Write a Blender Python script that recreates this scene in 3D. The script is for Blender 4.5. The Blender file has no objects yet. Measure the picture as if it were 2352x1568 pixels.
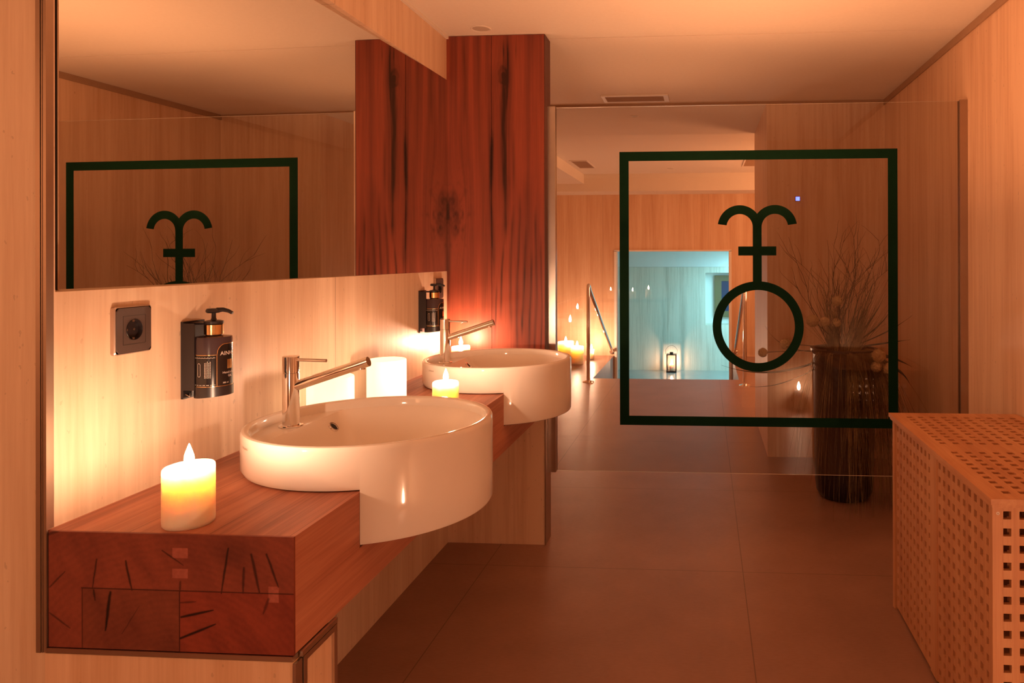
import bpy, bmesh, math, random
import numpy as np
from mathutils import Vector, Matrix
from mathutils.geometry import tessellate_polygon
R = math.radians
PI = math.pi
C = bpy.context.scene.collection
SC = bpy.context.scene

# ------------------------------------------------------------------ camera
cam_d = bpy.data.cameras.new('camera')
cam = bpy.data.objects.new('camera', cam_d)
C.objects.link(cam)
SC.camera = cam
EYE = 1.3
F_PX, PX, PY = 1667.9, 1502.0, 588.6
cam_d.sensor_width = 36.0
cam_d.lens = F_PX / 2352 * 36.0
cam_d.shift_x = (1176 - PX) / 2352
cam_d.shift_y = (PY - 784) / 2352
cam_d.clip_start = 0.02
cam.matrix_world = (Matrix.Translation((0, 0, EYE)) @ Matrix.Rotation(0.0697, 4, 'Z') @
                    Matrix.Rotation(0.0016, 4, 'X') @ Matrix.Rotation(0.0025, 4, 'Y') @ Matrix.Rotation(PI / 2, 4, 'X'))

# ------------------------------------------------------------------ light, world, exposure
w = bpy.data.worlds.new('world')
SC.world = w
w.use_nodes = True
w.node_tree.nodes['Background'].inputs[0].default_value = (0.9, 0.5, 0.3, 1)
w.node_tree.nodes['Background'].inputs[1].default_value = 0.0
SC.view_settings.view_transform = 'Standard'
SC.view_settings.look = 'None'
SC.view_settings.exposure = 0.0
SC.view_settings.gamma = 1.0
SC.view_settings.use_curve_mapping = False
WARM = (1.0, 0.40, 0.17)
FLAME_STRENGTH = 1100.0


def lamp(name, kind, loc, power, color, size=0.2, rot=None, size_y=None):
    d = bpy.data.lights.new(name, kind)
    d.energy = power
    d.color = color
    if kind == 'AREA':
        d.size = size
        if size_y:
            d.shape = 'RECTANGLE'
            d.size_y = size_y
    else:
        d.shadow_soft_size = size
    o = bpy.data.objects.new(name, d)
    o.location = loc
    if rot:
        o.rotation_euler = rot
    C.objects.link(o)
    return o


# added unseen fill: hallway, washroom, passage, pool hall; blue lamps of the bathing room
lamp('hallway_fill', 'AREA', (-1.95, -0.35, 1.5), 13, WARM, 0.7, (R(90), 0, R(-76)), 0.8)
lamp('washroom_ceiling_fill', 'AREA', (0.20, 2.28, 1.45), 17, WARM, 0.8, (R(180), 0, 0), 1.7)
lamp('passage_ceiling_fill', 'AREA', (-0.25, 3.95, 1.80), 1.5, WARM, 0.9, (R(180), 0, 0), 0.8)
lamp('pool_hall_fill', 'AREA', (1.9, 7.6, 1.4), 66, WARM, 1.4, (R(108), 0, R(90)), 1.2)
lamp('blue_room_lamp', 'AREA', (1.2, 13.4, 1.1), 100, (0.30, 0.80, 1.0), 1.2, (R(12), R(12), 0), 1.2)
lamp('blue_wash_lamp', 'AREA', (1.4, 12.4, 0.2), 14, (0.3, 0.85, 1.0), 0.8, (R(-100), 0, R(200)), 0.8)


# ------------------------------------------------------------------ helpers
def tag(o, label=None, cat=None, group=None, kind=None):
    if label: o['label'] = label
    if cat: o['category'] = cat
    if group: o['group'] = group
    if kind: o['kind'] = kind
    return o


def thing(name, label, cat, loc=(0, 0, 0), group=None, rz=0.0):
    o = bpy.data.objects.new(name, None)
    o.empty_display_size = 0.05
    o.location = loc
    o.rotation_euler = (0, 0, rz)
    C.objects.link(o)
    return tag(o, label, cat, group)


def obj(name, bm, m, parent=None, smooth=None, local=False, label=None):
    """link a bmesh as ONE mesh object; geometry is given in world space unless local"""
    if parent is not None and not local:
        p, base = parent, Vector((0, 0, 0))
        while p is not None:
            base = base + p.location
            p = p.parent
        bmesh.ops.translate(bm, verts=bm.verts, vec=-base)
    bmesh.ops.recalc_face_normals(bm, faces=bm.faces)
    if smooth is not None:
        for f in bm.faces: f.smooth = True
        for e in bm.edges:
            if len(e.link_faces) == 2 and e.calc_face_angle(0) > R(smooth):
                e.smooth = False
    me = bpy.data.meshes.new(name)
    bm.to_mesh(me)
    bm.free()
    if isinstance(m, (list, tuple)):
        for x in m: me.materials.append(x)
    else:
        me.materials.append(m)
    o = bpy.data.objects.new(name, me)
    C.objects.link(o)
    if parent is not None: o.parent = parent
    if label: o['label'] = label
    return o


def B(): return bmesh.new()


def box(bm, x0, x1, y0, y1, z0, z1, bevel=0.0, mi=0):
    v = [bm.verts.new(p) for p in ((x0, y0, z0), (x1, y0, z0), (x1, y1, z0), (x0, y1, z0),
                                   (x0, y0, z1), (x1, y0, z1), (x1, y1, z1), (x0, y1, z1))]
    fs = [bm.faces.new([v[i] for i in q]) for q in ((0, 3, 2, 1), (4, 5, 6, 7), (0, 1, 5, 4), (1, 2, 6, 5), (2, 3, 7, 6), (3, 0, 4, 7))]
    for f in fs: f.material_index = mi
    if bevel > 0:
        es = set(e for f in fs for e in f.edges)
        bmesh.ops.bevel(bm, geom=list(es), offset=bevel, segments=2, affect='EDGES', profile=0.5)
    return bm


def lathe(bm, prof, cx=0, cy=0, cz=0, n=48, mat=None):
    """prof: list of (r, z); r==0 closes"""
    rings = []
    for r, z in prof:
        if r < 1e-7:
            rings.append([bm.verts.new((cx, cy, cz + z))])
        else:
            rings.append([bm.verts.new((cx + r * math.cos(2 * PI * i / n), cy + r * math.sin(2 * PI * i / n), cz + z)) for i in range(n)])
    for a, b in zip(rings, rings[1:]):
        for i in range(n):
            j = (i + 1) % n
            if len(a) == 1 and len(b) == 1: continue
            if len(a) == 1: bm.faces.new((a[0], b[i], b[j]))
            elif len(b) == 1: bm.faces.new((a[i], a[j], b[0]))
            else: bm.faces.new((a[i], a[j], b[j], b[i]))
    return bm


def tube(bm, pts, r, n=12, caps=True):
    pts = [Vector(p) for p in pts]
    rr = r if isinstance(r, (list, tuple)) else [r] * len(pts)
    rings = []
    t0 = (pts[1] - pts[0]).normalized()
    up = Vector((0, 0, 1)) if abs(t0.z) < 0.9 else Vector((1, 0, 0))
    u = t0.cross(up).normalized()
    for i, p in enumerate(pts):
        if i == 0: t = pts[1] - pts[0]
        elif i == len(pts) - 1: t = pts[-1] - pts[-2]
        else: t = (pts[i + 1] - p).normalized() + (p - pts[i - 1]).normalized()
        t = t.normalized() if t.length > 1e-9 else t0
        u = (u - t * u.dot(t)).normalized()
        v = t.cross(u)
        rings.append([bm.verts.new(p + (u * math.cos(2 * PI * k / n) + v * math.sin(2 * PI * k / n)) * rr[i]) for k in range(n)])
    for a, b in zip(rings, rings[1:]):
        for i in range(n):
            j = (i + 1) % n
            bm.faces.new((a[i], a[j], b[j], b[i]))
    if caps:
        bm.faces.new(rings[0])
        bm.faces.new(rings[-1])
    return bm


def prism_xz(bm, pts, y0, y1):
    a = [bm.verts.new((x, y0, z)) for x, z in pts]
    b = [bm.verts.new((x, y1, z)) for x, z in pts]
    bm.faces.new(a); bm.faces.new(b[::-1])
    n = len(pts)
    for i in range(n):
        j = (i + 1) % n
        bm.faces.new((a[i], b[i], b[j], a[j]))


def prism_xy(bm, pts, z0, z1):
    a = [bm.verts.new((x, y, z0)) for x, y in pts]
    b = [bm.verts.new((x, y, z1)) for x, y in pts]
    for tri in tessellate_polygon([[Vector((x, y, 0)) for x, y in pts]]):
        bm.faces.new([a[i] for i in tri]); bm.faces.new([b[i] for i in reversed(tri)])
    n = len(pts)
    for i in range(n):
        j = (i + 1) % n
        bm.faces.new((a[i], a[j], b[j], b[i]))


def bez(p0, p1, p2, n=8):
    p0, p1, p2 = Vector(p0), Vector(p1), Vector(p2)
    return [p0 * (1 - t) ** 2 + p1 * 2 * t * (1 - t) + p2 * t * t for t in [i / n for i in range(n + 1)]]


# ------------------------------------------------------------------ materials
class NT:
    def __init__(s, name):
        s.m = bpy.data.materials.new(name)
        s.m.use_nodes = True
        s.t = s.m.node_tree
        s.b = s.t.nodes['Principled BSDF']
        s.out = s.t.nodes['Material Output']

    def n(s, typ, **kw):
        x = s.t.nodes.new(typ)
        for k, v in kw.items(): setattr(x, k, v)
        return x

    def l(s, a, b): s.t.links.new(a, b)

    def val(s, node, i, v):
        if isinstance(v, (int, float, tuple)): node.inputs[i].default_value = v
        else: s.l(v, node.inputs[i])

    def math(s, op, a, b=None, c=None, clamp=False):
        x = s.n('ShaderNodeMath', operation=op, use_clamp=clamp)
        s.val(x, 0, a)
        if b is not None: s.val(x, 1, b)
        if c is not None: s.val(x, 2, c)
        return x.outputs[0]

    def pos(s):
        g = s.n('ShaderNodeTexCoord')
        return g.outputs['Object']

    def noise(s, vec, scale=(1, 1, 1), nscale=1.0, detail=3.0, rough=0.5, dist=0.0):
        mp = s.n('ShaderNodeMapping')
        mp.inputs['Scale'].default_value = scale
        s.l(vec, mp.inputs['Vector'])
        x = s.n('ShaderNodeTexNoise')
        x.inputs['Scale'].default_value = nscale
        x.inputs['Detail'].default_value = detail
        x.inputs['Roughness'].default_value = rough
        x.inputs['Distortion'].default_value = dist
        s.l(mp.outputs[0], x.inputs['Vector'])
        return x.outputs['Fac']

    def ramp(s, fac, stops):
        x = s.n('ShaderNodeValToRGB')
        e = x.color_ramp.elements
        while len(e) < len(stops): e.new(0.5)
        for i, (p, c) in enumerate(stops):
            e[i].position = p
            e[i].color = (*c, 1)
        s.l(fac, x.inputs[0])
        return x.outputs[0]

    def mix(s, fac, a, b, mode='MIX'):
        x = s.n('ShaderNodeMix', data_type='RGBA', blend_type=mode)
        s.val(x, 0, fac)
        for i, v in ((6, a), (7, b)):
            if isinstance(v, tuple): x.inputs[i].default_value = (*v[:3], 1)
            else: s.l(v, x.inputs[i])
        return x.outputs[2]

    def set(s, col=None, rough=None, metal=None, spec=None, **kw):
        if col is not None:
            if isinstance(col, tuple): s.b.inputs['Base Color'].default_value = (*col, 1)
            else: s.l(col, s.b.inputs['Base Color'])
        if rough is not None: s.val(s.b, 'Roughness', rough) if isinstance(rough, (int, float)) else s.l(rough, s.b.inputs['Roughness'])
        if metal is not None: s.b.inputs['Metallic'].default_value = metal
        if spec is not None: s.b.inputs['Specular IOR Level'].default_value = spec
        for k, v in kw.items(): s.b.inputs[k].default_value = v
        return s

    def bump(s, h, strength=0.2, dist=0.002):
        x = s.n('ShaderNodeBump')
        x.inputs['Strength'].default_value = strength
        x.inputs['Distance'].default_value = dist
        s.l(h, x.inputs['Height'])
        s.l(x.outputs[0], s.b.inputs['Normal'])


def plain(name, col, rough=0.5, metal=0.0, var=0.06, **kw):
    t = NT(name)
    n = t.noise(t.pos(), nscale=30, detail=3)
    c = t.mix(n, tuple(x * (1 - var) for x in col), tuple(min(1, x * (1 + var)) for x in col))
    t.set(c, rough, metal, **kw)
    return t.m


def line_mask(t, coord, positions, width):
    """1 near any of the positions along a coordinate"""
    acc = None
    for p in positions:
        d = t.math('ABSOLUTE', t.math('SUBTRACT', coord, p))
        k = t.math('LESS_THAN', d, width)
        acc = k if acc is None else t.math('MAXIMUM', acc, k)
    return acc


def travertine(name, lo, hi, seams_x=(), seams_y=(), seams_z=(), seed=0.0, fine=1.0):
    t = NT(name)
    p = t.pos()
    mp = t.n('ShaderNodeMapping'); mp.inputs['Location'].default_value = (seed, seed * 2, seed * 3); t.l(p, mp.inputs[0])
    q = mp.outputs[0]
    a = t.noise(q, (9, 9, 0.5), 1.0, 3, 0.55, 0.3)
    b = t.noise(q, (48, 48, 1.6), 1.0, 4, 0.6, 0.2)
    c = t.noise(q, (150, 150, 9), 1.0, 3, 0.6)
    f = t.math('ADD', t.math('MULTIPLY', a, 0.5), t.math('ADD', t.math('MULTIPLY', b, 0.36 * fine), t.math('MULTIPLY', c, 0.14)))
    col = t.ramp(f, [(0.34, lo), (0.62, hi)])
    sp = t.noise(q, (70, 70, 45), 1.0, 2, 0.5)
    k = t.math('GREATER_THAN', sp, 0.715)
    col = t.mix(t.math('MULTIPLY', k, 0.35), col, tuple(x * 0.62 for x in lo))
    sep = t.n('ShaderNodeSeparateXYZ'); t.l(p, sep.inputs[0])
    for i, s_ in enumerate((seams_x, seams_y, seams_z)):
        if s_:
            col = t.mix(t.math('MULTIPLY', line_mask(t, sep.outputs[i], s_, 0.0013), 0.6), col, (0.12, 0.07, 0.04))
    t.set(col, 0.42, spec=0.35)
    t.bump(t.math('ADD', b, c), 0.08, 0.002)
    return t.m


TRAV_LO, TRAV_HI = (0.62, 0.37, 0.215), (0.82, 0.58, 0.39)
M_trav_left = travertine('travertine_left', (0.64, 0.44, 0.29), (0.86, 0.68, 0.50), seams_y=(2.24,), seed=1.0, fine=0.8)
M_trav_right = travertine('travertine_right', TRAV_LO, TRAV_HI, seed=3.0, fine=1.3)
M_trav_front = travertine('travertine_front', TRAV_LO, TRAV_HI, seed=5.0)
M_trav_back = travertine('travertine_back', TRAV_LO, TRAV_HI, seams_x=(0.053, -1.35), seed=7.0)
M_trav_far = travertine('travertine_far', (0.5, 0.45, 0.36), (0.80, 0.74, 0.62), seams_z=(1.11,), seed=9.0, fine=1.4)

_t = NT('ceiling_paint')
_n = _t.noise(_t.pos(), nscale=60, detail=4)
_t.set(_t.mix(_n, (0.80, 0.73, 0.63), (0.86, 0.79, 0.69)), 0.75, spec=0.2)
M_ceil = _t.m
M_plaster = plain('plaster', (0.82, 0.80, 0.76), 0.8, var=0.03)
M_gap = plain('shadow_gap', (0.42, 0.27, 0.17), 0.8)

# floor tiles
_t = NT('floor_tile')
_p = _t.pos()
_sep = _t.n('ShaderNodeSeparateXYZ'); _t.l(_p, _sep.inputs[0])


def _grid(t, c, off, pitch, wd):
    f = t.math('FRACT', t.math('DIVIDE', t.math('ADD', c, -off + pitch * 20), pitch))
    d = t.math('MINIMUM', f, t.math('SUBTRACT', 1.0, f))
    return t.math('LESS_THAN', d, wd / pitch)


_g = _t.math('MAXIMUM', _grid(_t, _sep.outputs[0], -0.9255, 1.08, 0.0022), _grid(_t, _sep.outputs[1], 4.074, 1.053, 0.0022))
_a = _t.noise(_p, (3, 3, 3), 1.0, 5, 0.6)
_b = _t.noise(_p, (40, 160, 40), 1.0, 3, 0.6)
_f = _t.math('ADD', _t.math('MULTIPLY', _a, 0.6), _t.math('MULTIPLY', _b, 0.4))
_c = _t.ramp(_f, [(0.3, (0.28, 0.15, 0.105)), (0.7, (0.39, 0.22, 0.16))])
_c = _t.mix(_t.math('MULTIPLY', _g, 0.55), _c, (0.08, 0.045, 0.03))
_t.set(_c, 0.36, spec=0.45)
_t.bump(_b, 0.12, 0.001)
M_floor = _t.m

M_chrome = plain('chrome', (0.86, 0.84, 0.82), 0.06, 1.0, var=0.01)
M_steel = plain('brushed_steel', (0.62, 0.55, 0.50), 0.28, 1.0, var=0.05)
M_alu = plain('anodised_trim', (0.42, 0.30, 0.22), 0.35, 0.8, var=0.05)
M_dark_metal = plain('dark_metal', (0.035, 0.028, 0.025), 0.35, 0.6)
M_ceramic = plain('glazed_ceramic', (0.86, 0.79, 0.70), 0.07, 0.0, var=0.01, spec=0.55)
M_black = plain('black_plastic', (0.018, 0.013, 0.014), 0.32)
M_bottle = plain('dark_bottle', (0.05, 0.03, 0.035), 0.22)
M_label = plain('dark_label', (0.012, 0.008, 0.008), 0.18)
M_gold = plain('gold_metal', (0.90, 0.62, 0.30), 0.18, 1.0, var=0.03)
M_print = plain('pale_print', (0.72, 0.62, 0.54), 0.5)
M_socket = plain('anthracite_plastic', (0.085, 0.058, 0.050), 0.42, spec=0.4)
M_socket_rim = plain('bronze_rim', (0.55, 0.42, 0.34), 0.3, 0.6)
M_green = plain('green_film', (0.003, 0.022, 0.009), 0.6, var=0.2, spec=0.06)
M_vase = plain('black_vase', (0.010, 0.007, 0.010), 0.3)
M_dark_in = plain('dark_cavity', (0.01, 0.008, 0.007), 0.6)
M_plinth = plain('white_trim', (0.8, 0.74, 0.66), 0.5)

# mirror
_t = NT('mirror_silver'); _n = _t.noise(_t.pos(), nscale=2)
_t.set(_t.mix(_n, (0.80, 0.79, 0.75), (0.82, 0.81, 0.77)), 0.0, 1.0)
M_mirror = _t.m

# architectural glass: clear with fresnel reflection
_t = NT('clear_glass')
_t.t.nodes.remove(_t.b)
_tr = _t.n('ShaderNodeBsdfTransparent'); _tr.inputs[0].default_value = (0.885, 0.87, 0.855, 1)
_gl = _t.n('ShaderNodeBsdfGlossy'); _gl.inputs['Roughness'].default_value = 0.0; _gl.inputs['Color'].default_value = (1, 1, 1, 1)
_fr = _t.n('ShaderNodeFresnel'); _fr.inputs['IOR'].default_value = 1.5
_geo = _t.n('ShaderNodeNewGeometry')
_mx = _t.n('ShaderNodeMixShader')
_nn = _t.noise(_t.pos(), nscale=3)
_ff = _t.math('MULTIPLY', _fr.outputs[0], _t.math('ADD', 1.0, _t.math('MULTIPLY', _nn, 0.02)))
_ff = _t.math('MULTIPLY', _ff, _t.math('SUBTRACT', 1.0, _geo.outputs['Backfacing']))
_ff = _t.math('MULTIPLY', _ff, 1.9, clamp=True)
_t.l(_ff, _mx.inputs[0]); _t.l(_tr.outputs[0], _mx.inputs[1]); _t.l(_gl.outputs[0], _mx.inputs[2])
_t.l(_mx.outputs[0], _t.out.inputs[0])
M_glass = _t.m
M_glass_edge = plain('glass_edge_glint', (0.75, 0.72, 0.62), 0.25, spec=0.8)  # pale colour stands in for light caught along the cut edges


def emis(name, col, s, base=(0.8, 0.6, 0.4)):
    t = NT(name)
    n = t.noise(t.pos(), nscale=20)
    t.set(base, 0.5)
    t.l(t.mix(n, col, tuple(min(1, x * 1.02) for x in col)), t.b.inputs['Emission Color'])
    t.b.inputs['Emission Strength'].default_value = s
    return t.m


M_flame = emis('flame', (1.0, 0.59, 0.37), FLAME_STRENGTH)
M_led_wax = emis('lit_led_wax', (1.0, 0.74, 0.46), 1.45, (0.85, 0.75, 0.6))
M_blue_led = emis('blue_led', (0.08, 0.12, 1.0), 6.0, (0.1, 0.1, 0.9))
M_wick = plain('burnt_wick', (0.02, 0.015, 0.01), 0.9)

_t = NT('candle_wax')
_n = _t.noise(_t.pos(), nscale=18, detail=4)
_t.set(_t.mix(_n, (0.90, 0.76, 0.60), (0.94, 0.83, 0.69)), 0.38, spec=0.4)
_t.b.inputs['Subsurface Weight'].default_value = 0.7
_t.b.inputs['Subsurface Radius'].default_value = (1.0, 0.8, 0.6)
_t.b.inputs['Subsurface Scale'].default_value = 0.05
M_wax = _t.m

M_wax_big = M_wax.copy()
M_wax_big.node_tree.nodes['Principled BSDF'].inputs['Subsurface Scale'].default_value = 0.16

# timber (worktop): grain along Y
_t = NT('red_timber')
_p = _t.pos()
_a = _t.noise(_p, (14, 0.9, 14), 1.0, 4, 0.6, 0.6)
_b = _t.noise(_p, (110, 3.5, 110), 1.0, 4, 0.65)
_sep = _t.n('ShaderNodeSeparateXYZ'); _t.l(_p, _sep.inputs[0])
_bd = _t.math('FLOOR', _t.math('DIVIDE', _t.math('ADD', _sep.outputs[0], 2.0), 0.148))
_wn = _t.n('ShaderNodeTexWhiteNoise', noise_dimensions='1D'); _t.l(_bd, _wn.inputs['W'])
_f = _t.math('ADD', _t.math('MULTIPLY', _a, 0.62), _t.math('MULTIPLY', _b, 0.38))
_f = _t.math('ADD', _f, _t.math('MULTIPLY', _t.math('SUBTRACT', _wn.outputs[0], 0.5), 0.10))
_c = _t.ramp(_f, [(0.30, (0.20, 0.062, 0.035)), (0.5, (0.42, 0.155, 0.088)), (0.70, (0.58, 0.25, 0.145))])
_fx = _t.math('FRACT', _t.math('DIVIDE', _t.math('ADD', _sep.outputs[0], 2.0), 0.148))
_c = _t.mix(_t.math('MULTIPLY', _t.math('LESS_THAN', _fx, 0.010), 0.6), _c, (0.08, 0.02, 0.01))
_t.set(_c, 0.5, spec=0.3)
_t.bump(_b, 0.15, 0.001)
M_timber = _t.m

# painted-attribute wood: tone comes from a colour attribute (knots, veins, cracks), fine grain from noise
def attr_wood(name, gscale, rough=0.5, spec=0.3):
    t = NT(name)
    at = t.n('ShaderNodeAttribute', attribute_name='tone')
    n = t.noise(t.pos(), gscale, 1.0, 4, 0.65)
    k = t.math('ADD', 0.80, t.math('MULTIPLY', n, 0.4))
    cc = t.n('ShaderNodeVectorMath', operation='SCALE'); t.l(at.outputs['Color'], cc.inputs[0]); t.l(k, cc.inputs['Scale'])
    t.l(cc.outputs[0], t.b.inputs['Base Color'])
    t.set(None, rough, spec=spec)
    t.bump(n, 0.12, 0.001)
    return t.m


M_panel_wood = attr_wood('veined_panel_wood', (260, 260, 7), 0.45, 0.35)
M_end_grain = attr_wood('end_grain', (120, 120, 120), 0.55)

# hamper wood with per-lath tone
def lath_wood(name, axis, along):
    t = NT(name)
    p = t.pos()
    sep = t.n('ShaderNodeSeparateXYZ'); t.l(p, sep.inputs[0])
    fl = t.math('FLOOR', t.math('DIVIDE', t.math('ADD', sep.outputs[axis], 10.011), 0.0415))
    wn = t.n('ShaderNodeTexWhiteNoise', noise_dimensions='1D'); t.l(fl, wn.inputs['W'])
    sc = [90, 90, 90]; sc[along] = 4
    n = t.noise(p, tuple(sc), 1.0, 4, 0.6)
    n2 = t.noise(p, (6, 6, 6), 1.0, 2, 0.5)
    f = t.math('ADD', t.math('MULTIPLY', n, 0.5), t.math('ADD', t.math('MULTIPLY', wn.outputs[0], 0.22), t.math('MULTIPLY', n2, 0.28)))
    t.set(t.ramp(f, [(0.25, (0.46, 0.20, 0.095)), (0.55, (0.60, 0.30, 0.145)), (0.8, (0.72, 0.42, 0.22))]), 0.42, spec=0.35)
    return t.m


M_ham_side = lath_wood('acacia_side', 1, 2)
M_ham_top = lath_wood('acacia_top', 0, 1)
M_ham_end = lath_wood('acacia_end', 0, 2)

_t = NT('dried_straw'); _n = _t.noise(_t.pos(), nscale=9, detail=2)
_t.set(_t.ramp(_n, [(0.35, (0.10, 0.07, 0.035)), (0.65, (0.40, 0.31, 0.17))]), 0.7, spec=0.2)
M_straw = _t.m
M_twig = plain('dry_twig', (0.085, 0.05, 0.03), 0.8, var=0.2)
M_leaf = plain('dark_leaf', (0.05, 0.045, 0.022), 0.7, var=0.2)
M_pom = plain('dried_seed_head', (0.50, 0.36, 0.19), 0.9, var=0.25)


# ------------------------------------------------------------------ numpy value noise
def vnoise(x, y, seed=0):
    rng = np.random.RandomState(seed)
    tab = rng.rand(256, 256)
    xi, yi = np.floor(x).astype(int), np.floor(y).astype(int)
    fx, fy = x - xi, y - yi
    fx, fy = fx * fx * (3 - 2 * fx), fy * fy * (3 - 2 * fy)
    g = lambda a, b: tab[a % 256, b % 256]
    return (g(xi, yi) * (1 - fx) + g(xi + 1, yi) * fx) * (1 - fy) + (g(xi, yi + 1) * (1 - fx) + g(xi + 1, yi + 1) * fx) * fy


def fbm(x, y, seed=0, o=4):
    s, a, t = 0, 0.5, 0
    for i in range(o):
        s = s + a * vnoise(x * 2 ** i, y * 2 ** i, seed + i)
        t += a
        a *= 0.5
    return s / t


def painted_slab(name, x0, x1, z0, z1, y0, y1, step, fn, mat, parent):
    """a slab in the XZ plane whose front carries a dense grid with a 'tone' colour attribute"""
    nx, nz = max(2, int((x1 - x0) / step)), max(2, int((z1 - z0) / step))
    xs, zs = np.linspace(x0, x1, nx + 1), np.linspace(z0, z1, nz + 1)
    X, Z = np.meshgrid(xs, zs)
    col = fn(X, Z)
    base = Vector((0, 0, 0)) if parent is None else parent.location
    vs = [(float(a) - base.x, y0 - base.y, float(b) - base.z) for a, b in zip(X.ravel(), Z.ravel())]
    fs = []
    for j in range(nz):
        for i in range(nx):
            a = j * (nx + 1) + i
            fs.append((a, a + 1, a + nx + 2, a + nx + 1))
    nv = len(vs)
    vs += [(x - base.x, y1 - base.y, z - base.z) for x, z in ((x0, z0), (x1, z0), (x1, z1), (x0, z1))]
    c = [0, nx, nz * (nx + 1) + nx, nz * (nx + 1)]
    bot = list(range(0, nx + 1)); rig = [j * (nx + 1) + nx for j in range(nz + 1)]
    top = [nz * (nx + 1) + i for i in range(nx, -1, -1)]; lef = [j * (nx + 1) for j in range(nz, -1, -1)]
    fs.append(tuple(bot[::-1]) + (nv, nv + 1)); fs.append(tuple(rig[::-1]) + (nv + 1, nv + 2))
    fs.append(tuple(top[::-1]) + (nv + 2, nv + 3)); fs.append(tuple(lef[::-1]) + (nv + 3, nv))
    fs.append((nv, nv + 3, nv + 2, nv + 1))
    me = bpy.data.meshes.new(name)
    me.from_pydata(vs, [], fs)
    a = me.color_attributes.new('tone', 'FLOAT_COLOR', 'POINT')
    cc = np.ones((len(vs), 4), dtype=np.float32)
    cc[:nv, :3] = col.reshape(-1, 3)
    cc[nv:, :3] = col.reshape(-1, 3)[c]
    a.data.foreach_set('color', cc.ravel())
    me.materials.append(mat)
    me.update()
    o = bpy.data.objects.new(name, me)
    C.objects.link(o)
    if parent is not None: o.parent = parent
    return o


def lerp(a, b, t): return np.array(a) * (1 - t[..., None]) + np.array(b) * t[..., None]


# ================================================================== THE SETTING
CEIL = 2.314
WX, MX = -1.175, -1.165


def struct(name, bm, m, label=None):
    o = obj(name, bm, m)
    o['kind'] = 'structure'
    if label: o['label'] = label
    return o


bm = box(B(), -2.9, 1.4, -2.6, 7.761, -0.12, 0.0)
box(bm, -2.9, -1.205, 7.761, 9.7, -0.12, 0.0)
box(bm, 0.36, 3.0, 7.761, 9.7, -0.12, 0.0)
box(bm, 1.4, 3.0, 5.9, 7.761, -0.12, 0.0)
struct('floor', bm, M_floor, 'dark tiled floor running from the washroom to the stairwell')
bm = box(B(), WX - 0.12, WX, 1.217, 3.356, 0, 1.2400)
box(bm, WX - 0.12, -1.245, 1.217, 3.356, 1.2400, 2.1115)
box(bm, -1.245, WX, 1.217, 1.238, 1.2400, 2.1115)
box(bm, WX - 0.12, WX, 1.217, 3.356, 2.1115, 2.45)
struct('wall_left', bm, M_trav_left, 'cream travertine wall behind the basins')
bm = box(B(), -2.9, WX - 0.12, 1.217, 1.30, 0, 2.45)
struct('wall_front', bm, M_trav_front, 'travertine wall end beside the worktop')
bm = box(B(), WX, -0.7145, 1.217, 1.355, 0, 0.5975)
struct('wall_return', bm, M_trav_front, 'low travertine wall carrying the near end of the worktop')
bm = box(B(), 1.161, 1.3, -2.6, 4.775, 0, 2.45)
struct('wall_right', bm, M_trav_right, 'travertine wall behind the hamper')
bm = box(B(), 0.407, 3.0, 4.775, 5.95, 0, 2.45)
box(bm, -2.9, -1.32, 3.356, 5.95, 0, 2.45)
box(bm, -1.32, WX - 0.0, 3.356, 3.42, 0, 2.45)
struct('wall_middle', bm, M_trav_right, 'travertine wall end between washroom and pool hall')
bm = box(B(), 0.32, 1.161, 0.1, 0.28, 0, 2.45)
box(bm, 0.32, 0.44, -2.6, 0.1, 0, 2.45)
struct('wall_near', bm, M_trav_left, 'travertine wall beside the camera')
bm = box(B(), -2.9, 0.32, -2.72, -2.6, 0, 2.45)
box(bm, -2.6, -2.5, -2.6, 1.217, 0, 2.45)
struct('wall_rear', bm, M_trav_front)
# ceilings: two panels with a joint above the glass, then passage and pool hall
bm = box(B(), -2.9, 1.4, -2.6, 3.318, CEIL, CEIL + 0.12)
box(bm, -2.9, 1.4, 3.326, 4.775, CEIL, CEIL + 0.12)
box(bm, -2.9, 3.0, 4.775, 5.95, CEIL - 0.006, CEIL + 0.12)
struct('ceiling', bm, M_ceil)
bm = box(B(), -2.9, 1.4, 3.3182, 3.3258, CEIL + 0.003, CEIL + 0.1)
struct('trim_9', bm, M_gap, 'dark joint across the washroom ceiling')
bm = box(B(), -2.9, 3.0, 5.95, 9.7, 2.35, 2.47)
box(bm, -2.9, 3.0, 9.065, 9.586, 2.135, 2.35)
box(bm, -2.9, -1.515, 5.95, 9.065, 2.232, 2.35)
struct('ceiling_pool', bm, M_ceil, 'ceiling of the pool hall with a lower rim along two sides')
# pool hall
bm = box(B(), -2.9, -1.197, 9.586, 9.70, -1.1, 2.45)
box(bm, 0.351, 3.0, 9.586, 9.70, -1.1, 2.45)
box(bm, -1.197, 0.351, 9.586, 9.70, 1.387, 2.45)
struct('wall_back', bm, M_trav_back, 'travertine back wall of the pool hall around the doorway')
bm = box(B(), -3.0, -2.9, 3.3, 9.7, 0, 2.45)
box(bm, 3.0, 3.1, 4.7, 9.7, 0, 2.45)
box(bm, 2.9, 3.0, 5.9, 6.0, 0, 2.45)
struct('wall_side', bm, M_trav_right)
bm = box(B(), -1.30, -1.205, 7.761, 9.586, -1.1, -0.1201)
box(bm, 0.36, 0.46, 7.761, 9.586, -1.1, -0.1201)
box(bm, -1.205, 0.36, 7.70, 7.761, -1.1, -0.121)
struct('wall_stairwell', bm, M_floor, 'tiled sides of the stairwell')
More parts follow.
